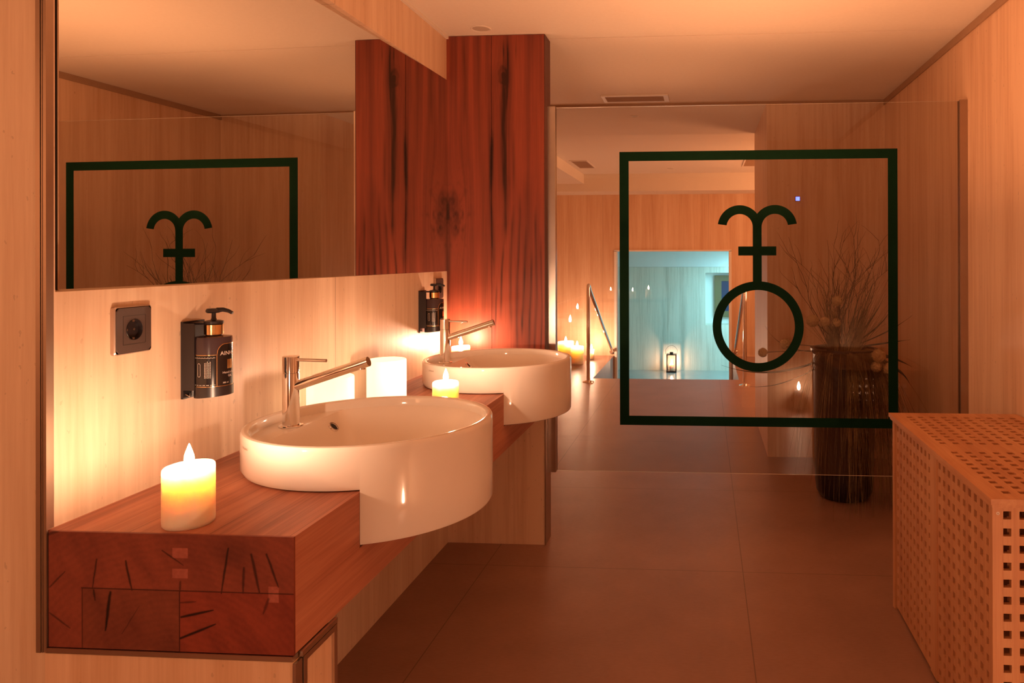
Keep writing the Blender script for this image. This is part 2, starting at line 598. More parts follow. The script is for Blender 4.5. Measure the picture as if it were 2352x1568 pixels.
# doorway lining
bm = box(B(), -1.197, -1.165, 9.57, 9.72, -0.95, 1.387)
box(bm, 0.319, 0.351, 9.57, 9.72, -0.95, 1.387)
box(bm, -1.197, 0.351, 9.57, 9.72, 1.381, 1.400)
struct('door_1', bm, M_plaster, 'pale lining of the doorway to the blue room')
# blue lit bathing room
LZ = -0.95
_t = NT('wet_floor'); _n = _t.noise(_t.pos(), (5, 5, 5), 1.0, 3)
_t.set(_t.mix(_n, (0.24, 0.27, 0.26), (0.34, 0.37, 0.35)), 0.16, spec=0.6); M_wet = _t.m
bm = box(B(), -2.6, 1.9, 9.0, 14.8, LZ - 0.1, LZ)
struct('floor_lower', bm, M_wet, 'glossy floor of the blue lit room')
bm = B()
X0, X1, Z0, Z1 = 0.016, 0.75, -0.045, 0.995
box(bm, -2.6, X0, 14.49, 14.9, LZ, 1.11); box(bm, X1, 1.9, 14.49, 14.9, LZ, 1.11)
box(bm, X0, X1, 14.49, 14.9, LZ, Z0); box(bm, X0, X1, 14.49, 14.9, Z1, 1.11)
struct('wall_far', bm, M_trav_far, 'blue lit travertine wall at the far end')
bm = box(B(), -2.6, 1.9, 14.47, 14.9, 1.112, 1.75)
struct('wall_far_upper', bm, M_plaster)
bm = box(B(), -2.7, -2.6, 9.7, 14.9, LZ, 1.75)
box(bm, 1.9, 2.0, 9.7, 14.9, LZ, 1.75)
struct('wall_bathing', bm, M_trav_far)
bm = box(B(), -2.7, 2.0, 9.7, 14.9, 1.75, 1.85)
struct('ceiling_lower', bm, M_plaster)
w1 = thing('window_1', 'dark blue window with an olive frame in the far wall niche', 'window', (0.45, 14.80, -0.045))
w1['kind'] = 'structure'
bm = B()
for a in ((0.20, 0.34, 0.0, 0.95), (0.70, 0.75, 0.0, 0.95)): box(bm, a[0], a[1], 14.80, 14.86, Z0 + 0.13, 0.935)
box(bm, 0.34, 0.70, 14.80, 14.86, 0.82, 0.935); box(bm, 0.34, 0.70, 14.80, 14.86, Z0 + 0.13, 0.21)
obj('window_frame', bm, plain('olive_frame', (0.16, 0.13, 0.055), 0.5), w1)
bm = box(B(), 0.33, 0.71, 14.83, 14.85, 0.2, 0.83)
obj('pane', bm, plain('dark_blue_pane', (0.02, 0.06, 0.12), 0.2), w1)
bm = box(B(), X0, 0.198, 14.87, 14.9, Z0, Z1); box(bm, 0.198, X1, 14.87, 14.9, Z0, Z1)
struct('trim_1', bm, M_plaster)
# stairs
bm = B()
for i in range(5):
    box(bm, -1.204, 0.359, 7.765 + i * 0.33, 8.095 + i * 0.33, LZ, -0.158 * (i + 1))
struct('stairs', bm, M_floor, 'tiled steps going down to the blue room')['category'] = 'stairs'

# pier: travertine below, veined timber cladding above
bm = box(B(), WX, -0.7235, 3.250, 3.356, 0.0, 0.61)
struct('wall_pier', bm, M_trav_right, 'travertine foot of the timber clad pier')
PKNOT = [(-0.911, 2.13, 0.024), (-1.150, 1.56, 0.03), (-1.172, 1.50, 0.03), (-1.135, 1.44, 0.022)]


def pier_fn(X, Z):
    wx = X.copy()
    for kx, kz, kr in PKNOT:
        d2 = ((X - kx) / 1.0) ** 2 + ((Z - kz) / 3.2) ** 2
        wx = wx - (X - kx) * np.exp(-d2 / (kr * 1.7) ** 2) * 0.9
    warp = 0.012 * (fbm(X * 5, Z * 1.4, 3) - 0.5)
    u = wx + warp
    g1 = fbm(u * 34, Z * 0.9, 11, 4)
    g2 = fbm(u * 120, Z * 2.2, 23, 3)
    g3 = fbm(u * 320, Z * 7, 29, 2)
    t = np.clip((g1 - 0.25) * 1.6, 0, 1)
    t = t * 0.70 + g2 * 0.30
    col = lerp((0.17, 0.036, 0.022), (0.44, 0.098, 0.046), np.clip(t, 0, 1))
    dark = np.zeros_like(X)

    def vein(x0, z0, x1, z1, wd, amp, ph=0.0):
        s = np.clip((Z - z0) / (z1 - z0), 0, 1)
        cx = x0 + (x1 - x0) * s + 0.004 * np.sin(Z * 9 + ph) + 0.004 * (fbm(Z * 6, Z * 0 + ph, 5) - 0.5)
        env = np.clip(np.minimum(Z - min(z0, z1), max(z0, z1) - Z) / 0.10, 0, 1)
        br = 0.55 + 0.75 * fbm(X * 220, Z * 9, 41, 2)
        return amp * env * br * np.exp(-((X - cx) / wd) ** 2)
    vs = [(-0.905, 2.33, -0.902, 1.55, 0.026, 0.42, 20), (-0.966, 2.2, -0.962, 1.2, 0.014, 0.35, 21), (-0.80, 1.7, -0.81, 0.8, 0.03, 0.30, 22), (-0.908, 2.14, -0.902, 1.35, 0.012, 0.75, 0), (-0.893, 2.33, -0.897, 1.95, 0.004, 0.8, 1), (-0.905, 2.33, -0.911, 2.16, 0.005, 0.6, 2),
          (-0.967, 1.90, -0.964, 1.58, 0.008, 0.95, 3), (-0.964, 1.60, -0.96, 1.25, 0.005, 0.6, 4), (-0.855, 2.33, -0.847, 2.15, 0.004, 0.5, 5),
          (-0.868, 1.55, -0.880, 0.95, 0.0069, 0.61, 6), (-0.838, 1.62, -0.852, 0.85, 0.0057, 0.54, 7), (-0.81, 1.45, -0.825, 0.9, 0.0069, 0.61, 8),
          (-0.786, 1.35, -0.79, 0.8, 0.0057, 0.58, 9), (-0.76, 1.55, -0.768, 0.8, 0.0069, 0.58, 10), (-0.736, 1.42, -0.742, 0.8, 0.004, 0.7, 11),
          (-0.905, 1.40, -0.93, 1.0, 0.005, 0.7, 12), (-0.86, 1.9, -0.865, 1.6, 0.005, 0.4, 13), (-1.10, 2.33, -1.09, 1.9, 0.01, 0.3, 14),
          (-1.165, 1.65, -1.17, 1.05, 0.006, 0.5, 15), (-0.945, 1.25, -0.95, 0.9, 0.004, 0.7, 16)]
    for v in vs: dark = dark + vein(*v)
    for kx, kz, kr in PKNOT:
        d = np.sqrt(((X - kx) / kr) ** 2 + ((Z - kz) / (kr * 1.7)) ** 2) + 0.5 * (fbm(X * 60, Z * 40, 51) - 0.5)
        ring = 0.5 + 0.5 * np.sin(d * 9)
        dark = dark + np.exp(-d ** 2) * (0.55 + 0.45 * ring) * (0.95 if kr == 0.024 else 0.5)
    bmask = np.exp(-(((X + 1.13) / 0.07) ** 2 + ((Z - 1.5) / 0.16) ** 2))
    dark = dark + bmask * np.clip(fbm(X * 70, Z * 28, 61) - 0.50, 0, 1) * 1.7
    dark = dark + 0.16 * g3 + np.clip((fbm(u * 22, Z * 0.8, 77) - 0.60) * 1.6, 0, 0.35)
    dark = np.clip(dark, 0, 1)
    return col * (1 - 0.86 * dark[..., None])


pn = thing('timber_cladding', 'tall red timber panel of two veined planks with a dark knot near the ceiling', 'cladding', (-0.95, 3.244, 0.0))
painted_slab('plank', -1.175, -0.9672, 0.606, 2.312, 3.244, 3.2495, 0.0035, pier_fn, M_panel_wood, pn)
painted_slab('plank', -0.9655, -0.7235, 0.606, 2.312, 3.244, 3.2495, 0.0035, pier_fn, M_panel_wood, pn)
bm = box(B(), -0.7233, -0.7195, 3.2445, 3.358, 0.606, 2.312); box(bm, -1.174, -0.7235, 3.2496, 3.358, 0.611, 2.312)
obj('edge_board', bm, plain('timber_edge_shade', (0.10, 0.028, 0.016), 0.5, var=0.2), pn)  # dark colour stands in for shade on the panel's right edge

# metal corner trims, strips toned as shadow gaps
bm = box(B(), -0.7235, -0.7195, 3.2445, 3.272, 0.0, 0.605); box(bm, -0.7235, -0.7205, 3.276, 3.356, 0.0, 0.605)
struct('trim_2', bm, M_alu)
bm = box(B(), -1.1885, -1.1800, 1.2130, 1.232, 0.60, CEIL)
box(bm, -1.1786, -1.1765, 1.2140, 1.236, 0.60, CEIL)
box(bm, -1.1757, -1.1700, 1.2145, 1.2185, 0.60, CEIL)
box(bm, -1.1745, -1.1720, 1.2185, 1.232, 0.817, CEIL)
struct('trim_3', bm, M_alu, 'vertical metal corner trim beside the mirror')
bm = box(B(), -1.1688, -0.7150, 1.2135, 1.2300, 0.6005, 0.6085)
box(bm, -1.1688, -0.7160, 1.2185, 1.2300, 0.5976, 0.6005)
struct('trim_4', bm, M_steel, 'metal trim under the end of the worktop')
bm = box(B(), -0.7145, -0.7085, 1.2130, 1.2335, 0.0, 0.597)
box(bm, -0.7145, -0.7070, 1.2355, 1.238, 0.0, 0.597)
box(bm, -0.7145, -0.7085, 1.240, 1.250, 0.0, 0.597)
box(bm, -0.7145, -0.7085, 1.250, 1.345, 0.586, 0.5965)
box(bm, -0.7145, -0.7080, 1.2340, 1.356, 0.5985, 0.6080)
box(bm, -0.7145, -0.7085, 1.345, 1.356, 0.0, 0.597)
struct('trim_5', bm, M_steel, 'metal frame around the lit travertine return under the worktop')
bm = box(B(), 1.153, 1.161, 0.28, 4.775, 2.279, CEIL)  # brown colour stands in for the shade of a recess
struct('trim_6', bm, M_gap, 'strip coloured as a shaded recess between the right wall and the ceiling')
bm = box(B(), WX, WX + 0.010, 1.30, 3.244, 2.300, CEIL)
struct('trim_7', bm, M_plinth)
bm = box(B(), -1.32, 1.161, 4.765, 4.775, CEIL - 0.014, CEIL)
struct('trim_8', bm, M_gap)

# ================================================================== MIRROR
mr = thing('wall_mirror', 'large frameless wall mirror above the basins reflecting the glass emblem', 'mirror', (WX, 2.238, 1.240))


def mir_slab(d0, d1, ya, yb, z0, z1):
    # the mirror is set into the wall at a slight angle: flush at the panel, 6 cm deep at the near end
    X = lambda y: -1.1695 + 0.02855 * (y - 3.24)
    bm = B()
    prism_xy(bm, [(X(ya) - d0, ya), (X(ya) - d1, ya), (X(yb) - d1, yb), (X(yb) - d0, yb)], z0, z1)
    return bm


obj('backing', mir_slab(0.0135, 0.003, 1.302, 3.2435, 1.2415, 2.110), M_dark_metal, mr)
obj('mirror_glass', mir_slab(0.003, 0.0, 1.299, 3.2438, 1.2403, 2.1112), M_mirror, mr)

# ================================================================== WORKTOP
BAS = ((-0.811, 1.729), (-0.812, 2.811))
wt = thing('timber_worktop', 'thick red timber worktop with cracked end grain carrying both basins', 'worktop', (-0.945, 2.23, 0.61))
bm = box(B(), WX, -0.7145, 1.2225, 3.243, 0.61, 0.70)
XE = -0.7145
pts = [(WX, 1.2225), (XE, 1.2225)]
for cx_, cy_ in BAS:
    pts.append((XE, cy_ - 0.2702))
    a0 = math.atan2(-0.2475, -0.7235 - cx_)
    a1 = 2 * PI - abs(a0)
    a0 = -abs(a0)
    # sweep from near side round the wall side to far side
    for i in range(41):
        a = a0 - (2 * PI - 2 * abs(a0)) * i / 40
        pts.append((cx_ + 0.2645 * math.cos(a), cy_ + 0.2645 * math.sin(a)))
    pts.append((XE, cy_ + 0.2702))
pts += [(XE, 3.243), (WX, 3.243)]
prism_xy(bm, pts, 0.7002, 0.815)
obj('timber_body', bm, M_timber, wt)


def seg_d(X, Z, x0, z0, x1, z1):
    dx, dz = x1 - x0, z1 - z0
    t = np.clip(((X - x0) * dx + (Z - z0) * dz) / (dx * dx + dz * dz), 0, 1)
    return np.hypot(X - x0 - t * dx, Z - z0 - t * dz), t


def _px(u, v):  # end face photo measurement -> metres on the face (perspective plane y = 1.217)
    return (-1.168 + (u - 110) * 0.4535 / 558, 0.815 - ((v - 1208) - (u - 110) * 0.044) * 0.205 / 268.0)


CR = [((222, 1275), (211, 1343), 1.0, .8), ((288, 1280), (303, 1348), 1.3, .9), ((522, 1255), (506, 1358), 1.2, .9), ((557, 1300), (555, 1358), 1.5, .7),
      ((574, 1270), (592, 1358), 1.6, .8), ((608, 1270), (634, 1345), 1.3, .85), ((372, 1257), (420, 1292), .8, .8), ((112, 1338), (148, 1302), 1.0, .7),
      ((253, 1352), (242, 1440), 1.8, 1.0), ((214, 1346), (218, 1370), 1.2, .8), ((415, 1411), (488, 1396), 1.4, 1.0), ((413, 1460), (493, 1428), 1.4, 1.0),
      ((112, 1398), (160, 1434), 1.0, .7), ((612, 1372), (600, 1405), 1.6, .6), ((413, 1378), (448, 1376), 1.0, .6), ((280, 1448), (320, 1385), .6, .5),
      ((413, 1330), (413, 1353), 1.2, .7), ((110, 1215), (140, 1205), 1.5, .6)]


def end_fn(X, Z):
    rings = fbm(X * 30 + Z * 22, Z * 9 - X * 10, 5, 4)
    fine = fbm(X * 240, Z * 240, 9, 2)
    r0 = np.hypot(X + 0.93, (Z - 0.50) * 1.1)
    arcs = 0.5 + 0.5 * np.sin(r0 * 520 + 6 * rings)
    t = np.clip(rings * 0.9 + 0.12 * arcs + 0.15 * fine - 0.1, 0, 1)
    c = lerp((0.15, 0.034, 0.022), (0.29, 0.072, 0.040), t)
    xs, zs = _px(188, 1343)[0], 0.7165
    xm = _px(412, 1353)[0]
    low = Z < zs
    m = low & (X > xs) & (X < xm); c[m] *= np.array((0.80, 0.88, 0.85))
    m = low & (X >= xm); c[m] *= np.array((1.0, 0.78, 0.74))
    dk = np.exp(-((X - _px(540, 1230)[0]) / 0.05) ** 2 - ((Z - 0.79) / 0.03) ** 2)
    c = c * (1 - 0.35 * dk[..., None])
    for (ua, va, ub, vb) in ((395, 1252, 430, 1276), (395, 1299, 430, 1322), (612, 1343, 635, 1380)):
        a, b = _px(ua, va), _px(ub, vb)
        m = (X > a[0]) & (X < b[0]) & (Z < a[1]) & (Z > b[1])
        c[m] = np.array((0.36, 0.105, 0.075)) * (0.85 + 0.3 * fine[m][:, None])
    d = np.zeros_like(X)
    d = np.maximum(d, 0.75 * (np.abs(Z - zs) < 0.0011) * (X > xs - 0.002))
    d = np.maximum(d, 0.65 * (np.abs(X - xs) < 0.0009) * low)
    d = np.maximum(d, 0.75 * (np.abs(X - xm) < 0.0011) * low)
    for (a, b, wd, st) in CR:
        (xa, za), (xb, zb) = _px(*a), _px(*b)
        dd, t = seg_d(X + 0.002 * (fbm(Z * 60, X * 10, 3) - 0.5), Z, xa, za, xb, zb)
        ww = 0.0016 * wd * (0.35 + 0.65 * np.sin(np.clip(t * 0.75 + 0.2, 0, 1) * PI))
        d = np.maximum(d, st * np.clip(1.5 - dd / ww, 0, 1))
    return c * (1 - 0.93 * np.clip(d, 0, 1)[..., None])


eg = painted_slab('end_grain', -1.168, XE, 0.6095, 0.815, 1.217, 1.2224, 0.0011, end_fn, M_end_grain, wt)
eg['label'] = 'cracked end grain face'

# ================================================================== BASINS
RO = 0.2856


def text_mesh(s, size, align='CENTER'):
    cu = bpy.data.curves.new('txt', 'FONT')
    cu.body = s
    cu.size = size
    cu.align_x = align
    cu.resolution_u = 2
    o = bpy.data.objects.new('txt', cu)
    C.objects.link(o)
    dg = bpy.context.evaluated_depsgraph_get()
    me = bpy.data.meshes.new_from_object(o.evaluated_get(dg))
    vs = [tuple(v.co) for v in me.vertices]
    fs = [tuple(p.vertices) for p in me.polygons]
    bpy.data.objects.remove(o)
    bpy.data.curves.remove(cu)
    bpy.data.meshes.remove(me)
    return vs, fs


def bend_text(bm, s, size, r, phi, z, cx=0, cy=0, rotated=False):
    vs, fs = text_mesh(s, size)
    nv = []
    for x, y, _ in vs:
        if rotated: x, y = -y, x
        a = phi + x / r
        nv.append(bm.verts.new((cx + r * math.cos(a), cy + r * math.sin(a), z + y)))
    for f in fs:
        try: bm.faces.new([nv[i] for i in f])
        except ValueError: pass


def ribbon(bm, path, r, wd, cx=0, cy=0):
    """ribbon lying on a cylinder; path of (phi, z)"""
    P = [Vector((a * r, z)) for a, z in path]
    a_, b_ = [], []
    for i, p in enumerate(P):
        t = (P[min(i + 1, len(P) - 1)] - P[max(i - 1, 0)]).normalized()
        n = Vector((-t.y, t.x)) * wd / 2
        for lst, q in ((a_, p + n), (b_, p - n)):
            an = q.x / r
            lst.append(bm.verts.new((cx + r * math.cos(an), cy + r * math.sin(an), q.y)))
    for i in range(len(P) - 1):
        bm.faces.new((a_[i], a_[i + 1], b_[i + 1], b_[i]))


def make_basin(loc, label, group):
    t = thing('wash_basin', label, 'basin', loc, group)
    bm = B()
    at_ = math.acos(0.0965 / RO)
    angs = []
    N = 120
    for i in range(N):
        a = -PI + 2 * PI * i / N
        angs.append((a, abs(a) < at_))
    angs += [(at_ - 1e-4, True), (at_ + 1e-4, False), (-at_ + 1e-4, True), (-at_ - 1e-4, False)]
    angs.sort()
    pf = [(0.250, -0.113), (0.2756, -0.113), (0.2826, -0.110), (0.2856, -0.103), (0.2856, -0.03), (0.2856, 0.0), (0.2856, 0.006)]
    pb = [(0.250, -0.113), (0.258, -0.113), (0.261, -0.110), (0.2622, -0.103), (0.2622, 0.0012), (0.2700, 0.0012), (0.2800, 0.0035)]
    sh = [(0.2856, 0.014), (0.2856, 0.084), (0.2850, 0.0895), (0.2825, 0.0938), (0.2780, 0.0952), (0.2725, 0.0948), (0.2682, 0.0918), (0.2662, 0.087), (0.2652, 0.071)]
    cols = []
    for a, fr in angs:
        pr = (pf if fr else pb) + sh
        cols.append([bm.verts.new((r * math.cos(a), r * math.sin(a), z)) for r, z in pr])
    n = len(cols)
    for i in range(n):
        j = (i + 1) % n
        for k in range(len(cols[0]) - 1):
            bm.faces.new((cols[i][k], cols[j][k], cols[j][k + 1], cols[i][k + 1]))
    bm.faces.new([c[0] for c in cols][::-1])
    # inner ring -> D shaped bowl and tap deck
    ring = [c[-1] for c in cols]
    xc = -0.180
    arc = [v for v in ring if v.co.x > xc]
    deck = [v for v in ring if v.co.x <= xc]
    order = sorted(arc, key=lambda v: math.atan2(v.co.y, v.co.x))
    ya, yb = order[0].co.y, order[-1].co.y
    chord = []
    for i in range(1, 24):
        f = i / 24
        y = yb + (ya - yb) * f
        chord.append(bm.verts.new((xc, y, 0.071)))
    chord_v = chord
    # deck polygon: goes from order[-1] round wall side back to order[0], then chord reversed
    dk = sorted(deck, key=lambda v: math.atan2(v.co.y, v.co.x) % (2 * PI))
    poly = [order[-1]] + dk + [order[0]] + chord_v[::-1]
    f = bm.faces.new(poly)
    bmesh.ops.triangulate(bm, faces=[f])
    loop = order + chord_v
    cen = Vector((0.045, 0, 0))
    prev = loop
    for s in (0.985, 0.96, 0.92, 0.87, 0.8, 0.72, 0.62, 0.5, 0.36, 0.2, 0.08):
        dz = 0.150 * (1 - s ** 1.6)
        cur = []
        for v in loop:
            x = cen.x + (v.co.x - cen.x) * s
            y = v.co.y * s
            cur.append(bm.verts.new((x, y, 0.071 - dz)))
        for i in range(len(loop)):
            j = (i + 1) % len(loop)
            bm.faces.new((prev[i], prev[j], cur[j], cur[i]))
        prev = cur
    bm.faces.new(prev)
    bmesh.ops.remove_doubles(bm, verts=bm.verts, dist=0.00003)
    obj('bowl', bm, M_ceramic, t, smooth=32, local=True)
    # overflow ring and drain
    ov = Vector((-0.1545, 0.100, 0.0455))
    nrm = Vector((0.72, 0.0, 0.7)).normalized()
    q = nrm.to_track_quat('Z', 'Y')

    def tilt(bm):
        bmesh.ops.transform(bm, matrix=Matrix.Translation(ov) @ q.to_matrix().to_4x4(), verts=bm.verts)
        return bm
    o1 = obj('overflow_ring', tilt(lathe(B(), [(0.0095, 0.001), (0.0105, 0.0035), (0.0140, 0.0035), (0.0155, 0.0)], n=28)), M_chrome, t, smooth=40, local=True)
    obj('overflow_hole', tilt(lathe(B(), [(0, 0.0022), (0.0100, 0.0022)], n=24)), M_dark_in, t, local=True)
    obj('drain', lathe(B(), [(0, 0.006), (0.026, 0.005), (0.031, 0.001), (0.031, 0.0)], cx=0.045, cz=-0.0785, n=32), M_chrome, t, smooth=40, local=True)
    bm = B()
    bend_text(bm, 'CATALANO', 0.0068, RO + 0.0004, R(-131), 0.070)
    obj('maker_mark', bm, plain('brown_print', (0.25, 0.12, 0.06), 0.6), t, local=True)
    return t


make_basin((*BAS[0], 0.815), 'front round white basin, nearest to the camera, with a glossy rim', 'round basins set into the timber worktop')
make_basin((*BAS[1], 0.815), 'rear round white basin beside the red timber panel', 'round basins set into the timber worktop')


# ================================================================== TAPS
def make_tap(loc, label):
    t = thing('basin_tap', label, 'tap', loc, 'chrome taps on the basins')
    obj('base_flange', lathe(B(), [(0, 0), (0.0275, 0), (0.0285, 0.0015), (0.0275, 0.0035), (0.019, 0.004)], n=40), M_chrome, t, smooth=35, local=True)
    obj('tap_body', lathe(B(), [(0, 0.003), (0.0198, 0.003), (0.0198, 0.1315), (0.0182, 0.1325), (0.0182, 0.1345), (0, 0.1345)], n=40), M_chrome, t, smooth=35, local=True)
    lv = obj('lever', lathe(B(), [(0, 0.134), (0.0198, 0.1348), (0.0198, 0.1715), (0.0190, 0.1725), (0, 0.1727)], n=40), M_chrome, t, smooth=35, local=True)
    d = Vector((1, 0.02, -0.03)).normalized()
    obj('lever_pin', tube(B(), [Vector((0.012, 0, 0.164)), Vector((0.012, 0, 0.164)) + d * 0.078], 0.0042, 16), M_chrome, lv, smooth=35, local=True)
    a, b = Vector((0.010, 0.0, 0.098)), Vector((0.196, 0.004, 0.160))
    sp = obj('spout', tube(B(), [a, b], 0.0122, 28), M_chrome, t, smooth=35, local=True)
    dd = (b - a).normalized()
    obj('aerator', tube(B(), [b - dd * 0.018 + Vector((0, 0, -0.0135)), b - dd * 0.018 + Vector((0, 0, -0.008))], 0.0085, 20), M_chrome, sp, smooth=35, local=True)
    return t


make_tap((-1.021, 1.729, 0.8862), 'chrome single lever tap with slanted spout on the front basin')
make_tap((-1.026, 2.811, 0.8862), 'chrome single lever tap with slanted spout on the rear basin')


# ================================================================== CANDLES
def make_candle(loc, r, h, label, group, seed=0, melt=0.006, flame=1.0, cat='candle', wax=None):
    rnd = random.Random(seed)
    t = thing('pillar_candle', label, cat, loc, group)
    bm = B()
    n = 48
    ph = rnd.random() * 6
    prof = [(0, 0), (r * 0.93, 0), (r * 0.985, 0.003), (r, 0.008), (r, h * 0.5), (r, h - melt * 1.4), (r * 0.985, h - melt * 0.35), (r * 0.94, h), (r * 0.86, h - melt * 0.25),
            (r * 0.7, h - melt * 0.8), (r * 0.4, h - melt * 1.3), (r * 0.12, h - melt * 1.5), (0, h - melt * 1.5)]
    lathe(bm, prof, n=n)
    for v in bm.verts:
        if v.co.z > h * 0.7:
            a = math.atan2(v.co.y, v.co.x)
            v.co.z += math.sin(a + ph) * melt * 0.35 * (v.co.to_2d().length / r)
    obj('wax_body', bm, M_wax_big if wax else M_wax, t, smooth=50, local=True)
    zt = h - melt * 1.5
    obj('wick', tube(B(), [(0, 0, zt - 0.001), (0.0005, 0, zt + 0.006), (0.0015, 0.0008, zt + 0.011)], 0.0009, 8), M_wick, t, local=True)
    f = flame
    f = f * 1.15
    fp = [(0, 0), (0.0028, 0.0012), (0.0055, 0.005), (0.0072, 0.0105), (0.0070, 0.016), (0.0052, 0.0225), (0.0028, 0.0295), (0.001, 0.0345), (0, 0.0365)]
    obj('flame', lathe(B(), [(a * f, b * f) for a, b in fp], cx=0.0008, cz=zt + 0.0075, n=14), M_flame, t, smooth=60, local=True)
    return t


G = 'lit pillar candles on the worktop'
make_candle((-0.945, 1.270, 0.815), 0.0425, 0.106, 'short cream pillar candle burning at the near end of the worktop', G, 1)
make_candle((-0.818, 2.245, 0.815), 0.0405, 0.094, 'cream pillar candle burning between the two basins', G, 2, melt=0.005)
make_candle((-1.072, 3.130, 0.815), 0.0405, 0.098, 'cream pillar candle burning behind the rear basin by the timber panel', G, 3, melt=0.005)


def make_led(loc, r, h, label):
    t = thing('led_candle', label, 'candle', loc, 'glowing flameless candles against the cream wall')
    obj('wax_shell', lathe(B(), [(0, 0), (r * 0.97, 0), (r, 0.004), (r, h - 0.006), (r * 0.985, h - 0.0015), (r * 0.94, h), (r * 0.86, h - 0.006), (r * 0.6, h - 0.014), (0, h - 0.018)], n=56), M_led_wax, t, smooth=50, local=True)
    return t


make_led((-1.072, 2.015, 0.815), 0.0635, 0.148, 'glowing flameless candle partly hidden by the front tap spout')
make_led((-1.068, 2.375, 0.815), 0.0635, 0.146, 'glowing flameless candle standing in the open between the taps')
G = 'lit candles on the pool hall floor'
make_candle((-1.725, 8.93, 0), 0.100, 0.262, 'widest white pillar candle on the pool hall floor', G, 4, melt=0.01, flame=1.6, wax='big')
make_candle((-1.560, 8.80, 0), 0.080, 0.222, 'medium white pillar candle on the pool hall floor', G, 5, melt=0.01, flame=1.6, wax='big')
make_candle((-1.455, 9.25, 0), 0.038, 0.125, 'smallest pillar candle on the pool hall floor beside the handrail', G, 6, flame=1.6, wax='big')
make_candle((0.800, 0.330, 0), 0.036, 0.165, 'candle on the floor by the near wall, seen as a reflection in the glass', None, 7, flame=1.75, wax='big')


# ================================================================== SOCKETS
def make_socket(loc, label, rz=0.0, hh=0.0485):
    t = thing('wall_socket', label, 'socket', loc, 'dark square wall sockets', rz)
    # local: plate in YZ plane, facing +X
    bm = B()

    def rr(x, s, rad):
        out = []
        for qx, qy, a0 in ((1, 1, 0), (-1, 1, 90), (-1, -1, 180), (1, -1, 270)):
            for k in range(6):
                a = R(a0 + 18 * k)
                out.append(bm.verts.new((x, qx * (s - rad) + rad * math.cos(a), qy * (s - rad) + rad * math.sin(a))))
        return out
    L = [rr(0, hh, 0.006), rr(0.0075, hh, 0.006), rr(0.0095, hh - 0.0022, 0.005)]
    for a, b in zip(L, L[1:]):
        for i in range(len(a)):
            j = (i + 1) % len(a)
            bm.faces.new((a[i], a[j], b[j], b[i]))
    bm.faces.new(L[0][::-1])
    obj('rim_frame', bm, M_socket_rim, t, smooth=40, local=True)
    # faceplate with round well
    bm = B()
    s = hh - 0.003
    sq = []
    n = 40
    for i in range(n):
        a = 2 * PI * (i + 0.5) / n
        k = s / max(abs(math.cos(a)), abs(math.sin(a)))
        k = min(k, s * 1.38)
        sq.append((k * math.cos(a), k * math.sin(a)))
    rw = 0.0205
    A = [bm.verts.new((0.0095, y, z)) for y, z in sq]
    Bq = [bm.verts.new((0.0108, y * 0.985, z * 0.985)) for y, z in sq]
    D = [bm.verts.new((0.0108, (rw + 0.001) * math.cos(2 * PI * (i + .5) / n), (rw + 0.001) * math.sin(2 * PI * (i + .5) / n))) for i in range(n)]
    for P_, Q_ in ((A, Bq), (Bq, D)):
        for i in range(n):
            j = (i + 1) % n
            bm.faces.new((P_[i], P_[j], Q_[j], Q_[i]))
    obj('faceplate', bm, M_socket, t, local=True)
    bm = B()
    for q in ((-1, 0), (1, 0), (0, -1), (0, 1)):
        c = 0.029
        if q[0]: box(bm, 0.0108, 0.0110, q[0] * c - 0.0004, q[0] * c + 0.0004, -c, c)
        else: box(bm, 0.0108, 0.0110, -c, c, q[1] * c - 0.0004, q[1] * c + 0.0004)
    obj('insert_line', bm, M_dark_in, t, local=True)
    bm = lathe(B(), [(rw + 0.001, 0.0010), (rw + 0.0005, 0.0016), (rw, 0.0010), (rw * 0.98, -0.0080), (0, -0.0085)], n=40)
    bmesh.ops.rotate(bm, verts=bm.verts, matrix=Matrix.Rotation(PI / 2, 3, 'Y'))
    bmesh.ops.translate(bm, verts=bm.verts, vec=(0.0105, 0, 0))
    wl = obj('socket_well', bm, M_black, t, smooth=40, local=True)
    bm = B()
    for y in (-0.0095, 0.0095): tube(bm, [(0.0021, y, 0), (0.0026, y, 0)], 0.0026, 14)
    box(bm, 0.003, 0.009, -0.003, 0.003, 0.016, 0.020); box(bm, 0.003, 0.009, -0.003, 0.003, -0.020, -0.016)
    obj('contact', bm, M_steel, wl, local=True)
    return t


make_socket((WX, 1.4085, 1.1555), 'dark square socket on the cream wall near the front basin')
make_socket((WX, 3.128, 1.166), 'dark square socket partly hidden behind the rear soap dispenser', hh=0.046)
make_socket((0.745, 0.28, 0.56), 'dark socket low on the near wall, seen as a reflection in the glass', PI / 2)


